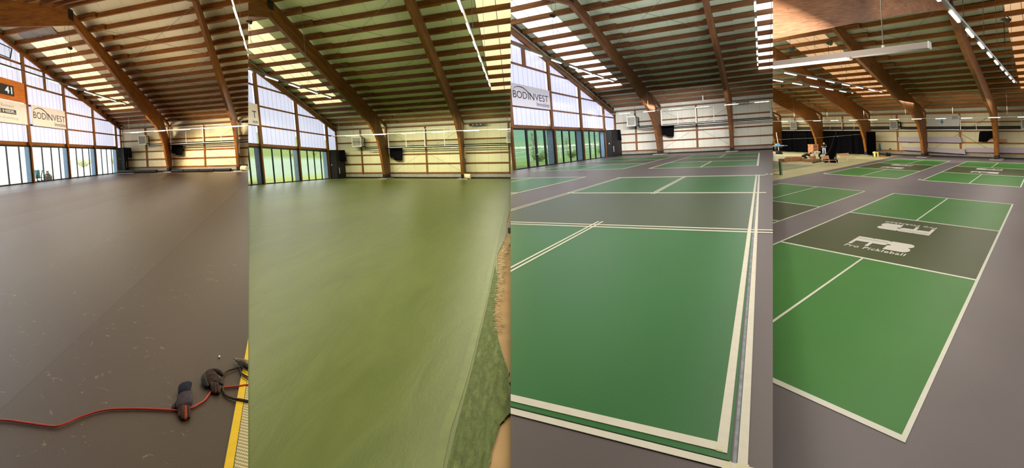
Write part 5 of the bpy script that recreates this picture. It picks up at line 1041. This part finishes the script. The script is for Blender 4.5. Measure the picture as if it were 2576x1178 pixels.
for i, (u, v, sx, sy, sz, rot, l) in enumerate([(-15.75, 53.6, .5, .6, .36, .2, 'leftmost flat carton of the loose row by the kneeling people'), (-15.55, 55.2, .9, .6, .42, .1, 'second flat carton of the loose row by the kneeling people'), (-15.25, 56.6, .8, .6, .36, -.1, 'third flat carton of the loose row by the kneeling people'), (-15.9, 57.5, 1.3, .7, .42, .15, 'wide carton behind the loose carton row')]):
    wbox('cardboard_box', P(4, u, v, .005), sx, sy, sz, rot, CB, l, 'box', True, 'loose cartons')
wbox('cardboard_box', P(4, -14.05, 56.3, .005), 1.5, .5, .3, -.05, CB, 'long low carton in front of the bending person', 'box')
wbox('cardboard_box', P(4, -15.55, 62.6, .005), .45, .4, .3, .3, CB, 'small carton on the floor between the two kneeling people', 'box')
# two folding garden benches
BW = wood('pale orange bench slat', (196, 140, 96), (222, 168, 122), (234, 188, 144), 10, .6, False)
def bench(c, rot, label, L=1.55):
    r = empty('folding_bench', c, label, 'bench', 'folding benches'); q = Matrix.Rotation(rot, 3, 'Z'); c = Vector(c); F_ = lambda *p: c + q @ Vector(p)
    def sl(x0, x1, y, z, t1, t2, nm): m = MB(0); m.hexa([F_(x0, y, z), F_(x0, y, z + t2), F_(x0, y + t1, z), F_(x0, y + t1, z + t2), F_(x1, y, z), F_(x1, y, z + t2), F_(x1, y + t1, z), F_(x1, y + t1, z + t2)]); m.build(nm, BW, r)
    for i in range(4): sl(-L / 2, L / 2, -.25 + i * .13, .44, .1, .025, 'seat_slat')
    for i in range(3): sl(-L / 2, L / 2, .28 + i * .02, .56 + i * .12, .02, .1, 'back_slat')
    for s in (-1, 1):
        x = s * (L / 2 - .08)
        for a, b in (((x, -.24, .46), (x + .03 * s, -.34, 0)), ((x, .26, .46), (x + .03 * s, .42, 0)), ((x, .24, .42), (x, .36, .92))):
            m = MB(0); m.tube([F_(*a), F_(*b)], .018, 6); m.build('leg' if b[2] == 0 else 'back_support', WHITE, r)
        m = MB(0); m.tube([F_(x, -.26, .43), F_(x, .28, .43)], .018, 6); m.build('side_bar', WHITE, r)
bench(P(4, -11.95, 53.2, .005), .45, 'nearer pale wooden folding bench with white legs, logo-court hall'); bench(P(4, -12.0, 60.2, .005), .3, 'farther pale wooden folding bench with white legs, logo-court hall')
# gathered divider net, net posts, stand and machines
m = MB(4); m.tube([(-12.16, 57, 2.95), (-12.17, 57, 2.7), (-12.2, 57, 2.2), (-12.33, 57, 1.6), (-12.55, 57, 1.0), (-12.8, 57, .55), (-12.95, 57, .22), (-12.7, 57, .1), (-12.2, 57, .1)], [.05, .16, .26, .3, .34, .38, .42, .4, .25], 10)
r = empty('divider_net', P(4, -12.5, 57, 0), 'black divider net gathered and hanging down to the floor by the bench', 'net'); m.build('gathered_net', CLOTH, r, smooth=True); MB(4).tube([(-12.16, 57, 2.95), (-12.16, 57, 6.5)], .012, 4).build('hanger_wire', WIRE, r)
MB(4).box(-12.32, -12.0, 56.9, 57.05, 2.78, 2.82).build('hook_bar', WHITE, r)
o = MB(4).tube([(-23, 70, 1.95), (-17.15, 70, 2.36), (-14.96, 70, 2.61), (-12.73, 70, 2.88)], .014, 4).build('span_wire', WIRE); tag(o, 'thin wire spanning in front of the black curtain, logo-court hall', 'wire')
r = empty('green_bar', P(4, -13.1, 55, 0), 'dark green folded net frame lying before the benches', 'frame'); DG_ = plain('dark green enamel', (30, 66, 34), .5)
for a, b in (((-13.6, 54.6, .04), (-12.8, 55.6, .35)), ((-13.45, 54.2, .04), (-12.6, 55.2, .3)), ((-12.9, 55.4, .3), (-12.75, 55.6, 0))): MB(4).tube([a, b], .05, 6).build('frame_tube', DG_, r)
r = empty('tennis_net', P(4, -11.45, 38.4, 0), 'green net post with a pale net reaching to the left seam, logo-court hall', 'net'); MB(4).box(-11.5, -11.4, 38.25, 38.55, .005, 1.06, 2).build('net_post', plain('green post paint', (60, 100, 56), .5), r)
MB(4).box(-15, -11.5, 38.38, 38.42, .98, 1.06).build('net_tape', WHITE, r); m = MB(4)
for i in range(26): u = -11.5 - .06 * i; m.tube([(u, 38.4, .45), (u - .01, 38.4, 1.0)], .006, 3)
for i in range(7): m.tube([(-13.2, 38.4, .5 + i * .075), (-11.5, 38.4, .52 + i * .075)], .006, 3)
o = m.build('net_mesh', plain('grey net', (120, 124, 110), .8), r)
o = MB(4).tube([(-14, 38.9, .01), (-11.45, 38.4, .01)], .02, 4).build('net_rope', BLACK); tag(o, 'dark rope lying on the floor left of the green net post', 'rope')
r = empty('ball_cart_stand', P(4, -21.0, 69.9, 0), 'tall white pole stand with blue tray at the left seam, logo-court hall', 'stand'); c_ = P(4, -21.0, 69.9, .005)
m = MB(0); m.tube([c_, c_ + Vector((-.1, 0, 1.5)), c_ + Vector((-.3, 0, 3.1))], .035, 6); m.build('pole', WHITE, r); m = MB(0); m.tube([c_ + Vector((-.55, 0, .03)), c_ + Vector((.55, 0, .03))], .05, 6); m.tube([c_ + Vector((0, -.4, .03)), c_ + Vector((0, .4, .03))], .05, 6); m.build('foot_base', BLACK, r)
BLU = plain('sky blue plastic', (96, 160, 206), .5)
def wb(mm, c, x0, x1, y0, y1, z0, z1): mm.hexa([c + Vector(p) for p in ((x0, y0, z0), (x0, y0, z1), (x0, y1, z0), (x0, y1, z1), (x1, y0, z0), (x1, y0, z1), (x1, y1, z0), (x1, y1, z1))]); return mm
wb(MB(0), c_, -1.0, .65, -.15, .15, 1.12, 1.28).build('tray', BLU, r); wb(MB(0), c_, -.4, .1, -.12, .12, 1.3, 1.5).build('upper_box', BLU, r); wb(MB(0), c_, .3, 1.2, -.02, .02, 1.17, 1.2).build('side_arm', WHITE, r)
wb(MB(0), c_, -.3, .3, -.2, .2, .05, .5).build('ballast', BLACK, r)
YL = plain('pale yellow plastic', (214, 194, 104), .5); c_ = P(4, -12.05, 72.7, .005); r = empty('floor_machine', c_, 'small yellow and black vacuum machine beside the curtain end, logo-court hall', 'vacuum cleaner')
m = MB(0); m.tube([c_ + Vector((0, 0, .05)), c_ + Vector((0, 0, .3)), c_ + Vector((0, 0, .5))], [.2, .2, .17], 12); m.build('tank', BLACK, r); m = MB(0); m.tube([c_ + Vector((0, 0, .5)), c_ + Vector((0, 0, .62)), c_ + Vector((0, 0, .68))], [.19, .17, .08], 12); m.build('motor_head', YL, r)
wb(MB(0), c_, -.24, -.12, -.24, -.1, .0, .6).build('side_grip', YL, r); wb(MB(0), c_, .12, .24, -.24, -.1, .0, .6).build('side_grip', YL, r)
c_ = P(4, -11.75, 74.2, .005); wb(MB(0), c_, -.45, .45, -.15, .15, 0, .1).build('wooden_board', plain('orange board', (190, 96, 50), .6)); tag(col.objects[-1], 'flat orange board on the floor right of the yellow machine', 'board')
c_ = P(4, -11.4, 75.4, .005); r = empty('tool_case', c_, 'black tool case on the floor near the court corner, logo-court hall', 'case'); wb(MB(0), c_, -.3, .3, -.18, .18, 0, .4).build('case_body', BLACK, r); wb(MB(0), c_, -.12, .12, -.02, .02, .4, .47).build('handle', BLACK, r)
for u, w in ((-10.0, 1.72), (-11.7, .78)): tag(MB(4).box(u - .06, u + .06, 79.3, 79.6, w, w + .12).build('wall_clip', BLACK), 'small dark clip fixed on a wall rail, %s one, logo-court hall' % ('upper' if w > 1 else 'lower'), 'clip')

# people
SK = plain('skin', (196, 142, 112), .6, 0, .05); HAIR = plain('dark hair', (30, 24, 20), .8); GHAIR = plain('grey hair', (150, 146, 140), .8)
def person(c, rot, label, joints, shirt, pants, hair, shoe=BLACK, sx=.82):
    """joints: name -> (x, y, z) with x to the person's left, y backwards, z up"""
    r = empty('person', c, label, 'person'); q = Matrix.Rotation(rot, 3, 'Z'); J = {a: tuple(q @ Vector(b)) for a, b in joints.items()}
    def ch(nm, mat, pts, ed): return skin(nm, [J[a] + tuple(rr if isinstance(rr, tuple) else (rr,)) for a, rr in pts], ed, mat, r)
    ch('body', SK, [('neck', .055), ('chin', .06), ('face', .085), ('crown', .08), ('shL', .06), ('elL', .045), ('haL', .035), ('shR', .06), ('elR', .045), ('haR', .035)], [(0, 1), (1, 2), (2, 3), (0, 4), (4, 5), (5, 6), (0, 7), (7, 8), (8, 9)])
    ch('trousers', pants, [('pel', .13), ('hiL', .095), ('knL', .075), ('anL', .055), ('hiR', .095), ('knR', .075), ('anR', .055)], [(0, 1), (1, 2), (2, 3), (0, 4), (4, 5), (5, 6)])
    ch('shirt', shirt, [('pel', .145), ('ches', .165), ('neck', .09), ('shL', .08), ('elL', .062), ('shR', .08), ('elR', .062)], [(0, 1), (1, 2), (2, 3), (3, 4), (2, 5), (5, 6)])
    hv = Vector(J['crown']); fv = Vector(J['face']); bk = q @ Vector((0, .03, 0)); m = MB(0); m.ball(Vector(c) + hv * .6 + fv * .4 + bk, .095, .105, .1, 12, 8); m.build('hair', hair, r, smooth=True)
    fw = q @ Vector((0, -1, 0)); rt = q @ Vector((1, 0, 0)); f0 = Vector(c) + fv
    m = MB(0); m.ball(f0 + fw * .1, .014, .02, .022, 6, 4); m.build('nose', SK, r)
    for s in (-1, 1): m = MB(0); m.ball(f0 + fw * .088 + rt * .032 * s + Vector((0, 0, .025)), .01, .008, .008, 6, 4); m.build('eye', BLACK, r); m = MB(0); m.ball(f0 + rt * .09 * s, .012, .02, .03, 6, 4); m.build('ear', SK, r)
    m = MB(0); m.ball(f0 + fw * .088 - Vector((0, 0, .045)), .025, .006, .007, 6, 4); m.build('mouth', plain('lips', (150, 84, 74)), r)
    for s in 'LR':
        a = Vector(J['an' + s]); t_ = Vector(J['to' + s]); m = MB(0); m.tube([Vector(c) + a, Vector(c) + (a + t_) / 2, Vector(c) + t_], [.055, .05, .04], 8); m.build('shoe', shoe, r, smooth=True)
        hn = Vector(J['ha' + s]); d = (hn - Vector(J['el' + s])).normalized(); sd = d.cross(Vector((0, 0, 1))); sd = sd.normalized() if sd.length > .1 else Vector((1, 0, 0))
        for fi in range(5):
            o_ = sd * (fi - 2) * .017; L = (.055, .08, .085, .08, .065)[fi]; b0 = Vector(c) + hn + d * .015 + o_
            if fi == 0: m = MB(0); m.tube([b0 - d * .02, b0 + sd * -.03 + d * .02, b0 + sd * -.035 + d * .045], [.011, .010, .008], 5); m.build('thumb', SK, r)
            else: m = MB(0); m.tube([b0, b0 + d * L * .5, b0 + d * L * .85 - Vector((0, 0, .02))], [.010, .009, .007], 5); m.build('finger', SK, r)
    return r
def facing(c): return -math.atan2(c.x - CAM.x, c.y - CAM.y)
c_ = P(4, -17.0, 73.4, .005)
person(c_, facing(c_) + .2, 'standing person in black top and pale jeans looking down at a held device', dict(pel=(0, 0, .95), ches=(0, 0, 1.22), neck=(0, .0, 1.45), chin=(0, -.03, 1.52), face=(0, -.05, 1.6), crown=(0, -.03, 1.68), shL=(.19, 0, 1.4), elL=(.27, .0, 1.12), haL=(.08, -.24, 1.05), shR=(-.19, 0, 1.4), elR=(-.27, 0, 1.12), haR=(-.08, -.24, 1.05),
    hiL=(.1, 0, .86), knL=(.12, -.02, .48), anL=(.12, .02, .1), hiR=(-.1, 0, .86), knR=(-.1, -.02, .48), anR=(-.11, .02, .1), toL=(.14, -.18, .04), toR=(-.13, -.18, .04)), plain('black jersey', (22, 22, 26), .9), plain('pale blue jeans', (150, 166, 186), .9), HAIR)
dv = empty('handheld_device', c_ + Vector((0, 0, 1.05)), 'small dark device in the standing person\'s hands', 'phone'); fwd = Matrix.Rotation(facing(c_) + .2, 3, 'Z') @ Vector((0, -.3, 0))
wb(MB(0), c_ + fwd + Vector((0, 0, 1.03)), -.05, .05, -.05, .05, 0, .02).build('device_body', BLACK, dv)
c_ = P(4, -15.95, 61.3, .005)
person(c_, facing(c_) + 1.25, 'kneeling person in dark clothes bending over the floor, face turned right', dict(pel=(0, .12, .38), ches=(0, -.2, .52), neck=(0, -.42, .6), chin=(0, -.5, .6), face=(0, -.56, .62), crown=(0, -.6, .7), shL=(.17, -.36, .58), elL=(.2, -.42, .3), haL=(.16, -.5, .07), shR=(-.17, -.36, .58), elR=(-.2, -.42, .3), haR=(-.16, -.5, .07),
    hiL=(.11, .1, .34), knL=(.14, -.2, .08), anL=(.13, .28, .08), hiR=(-.11, .1, .34), knR=(-.14, -.2, .08), anR=(-.13, .28, .08), toL=(.13, .42, .05), toR=(-.13, .42, .05)), plain('dark olive jersey', (40, 44, 40), .9), plain('black trousers', (20, 20, 24), .9), HAIR, WHITE)
c_ = P(4, -15.1, 62.6, .005)
person(c_, facing(c_) - 1.3, 'bending person in white top and dark trousers reaching to the floor, head left', dict(pel=(0, .3, .72), ches=(0, -.02, .82), neck=(0, -.28, .82), chin=(0, -.36, .78), face=(0, -.42, .78), crown=(0, -.48, .84), shL=(.17, -.22, .8), elL=(.18, -.26, .5), haL=(.14, -.3, .2), shR=(-.17, -.22, .8), elR=(-.18, -.26, .5), haR=(-.14, -.3, .2),
    hiL=(.1, .28, .64), knL=(.12, .1, .36), anL=(.12, .3, .08), hiR=(-.1, .28, .64), knR=(-.12, .14, .34), anR=(-.12, .36, .08), toL=(.12, .14, .04), toR=(-.12, .2, .04)), plain('white jersey', (214, 208, 200), .9), plain('black trousers', (20, 20, 24), .9), GHAIR)
# clutter of tools beyond the bending person
r = empty('tool_trolley', P(4, -14.2, 63.5, 0), 'grey tool trolley with bottles behind the black net, logo-court hall', 'trolley'); c_ = P(4, -14.1, 63.4, .005)
wb(MB(0), c_, -.45, .45, -.25, .25, .12, .2).build('trolley_tray', plain('grey tray', (120, 116, 108), .5), r); wb(MB(0), c_, -.1, .5, -.2, .2, .2, .62).build('grey_bin', plain('dark grey bin', (70, 72, 74), .6), r)
for x in (-.35, -.25): m = MB(0); m.tube([c_ + Vector((x, 0, .2)), c_ + Vector((x, 0, .4)), c_ + Vector((x, 0, .46))], [.04, .04, .015], 8); m.build('bottle', WHITE, r)
for x in (-.4, .4): m = MB(0); m.tube([c_ + Vector((x, -.22, .06)), c_ + Vector((x, -.16, .06))], .06, 10); m.build('wheel', BLACK, r)

# ---------------------------------------------------------------- end
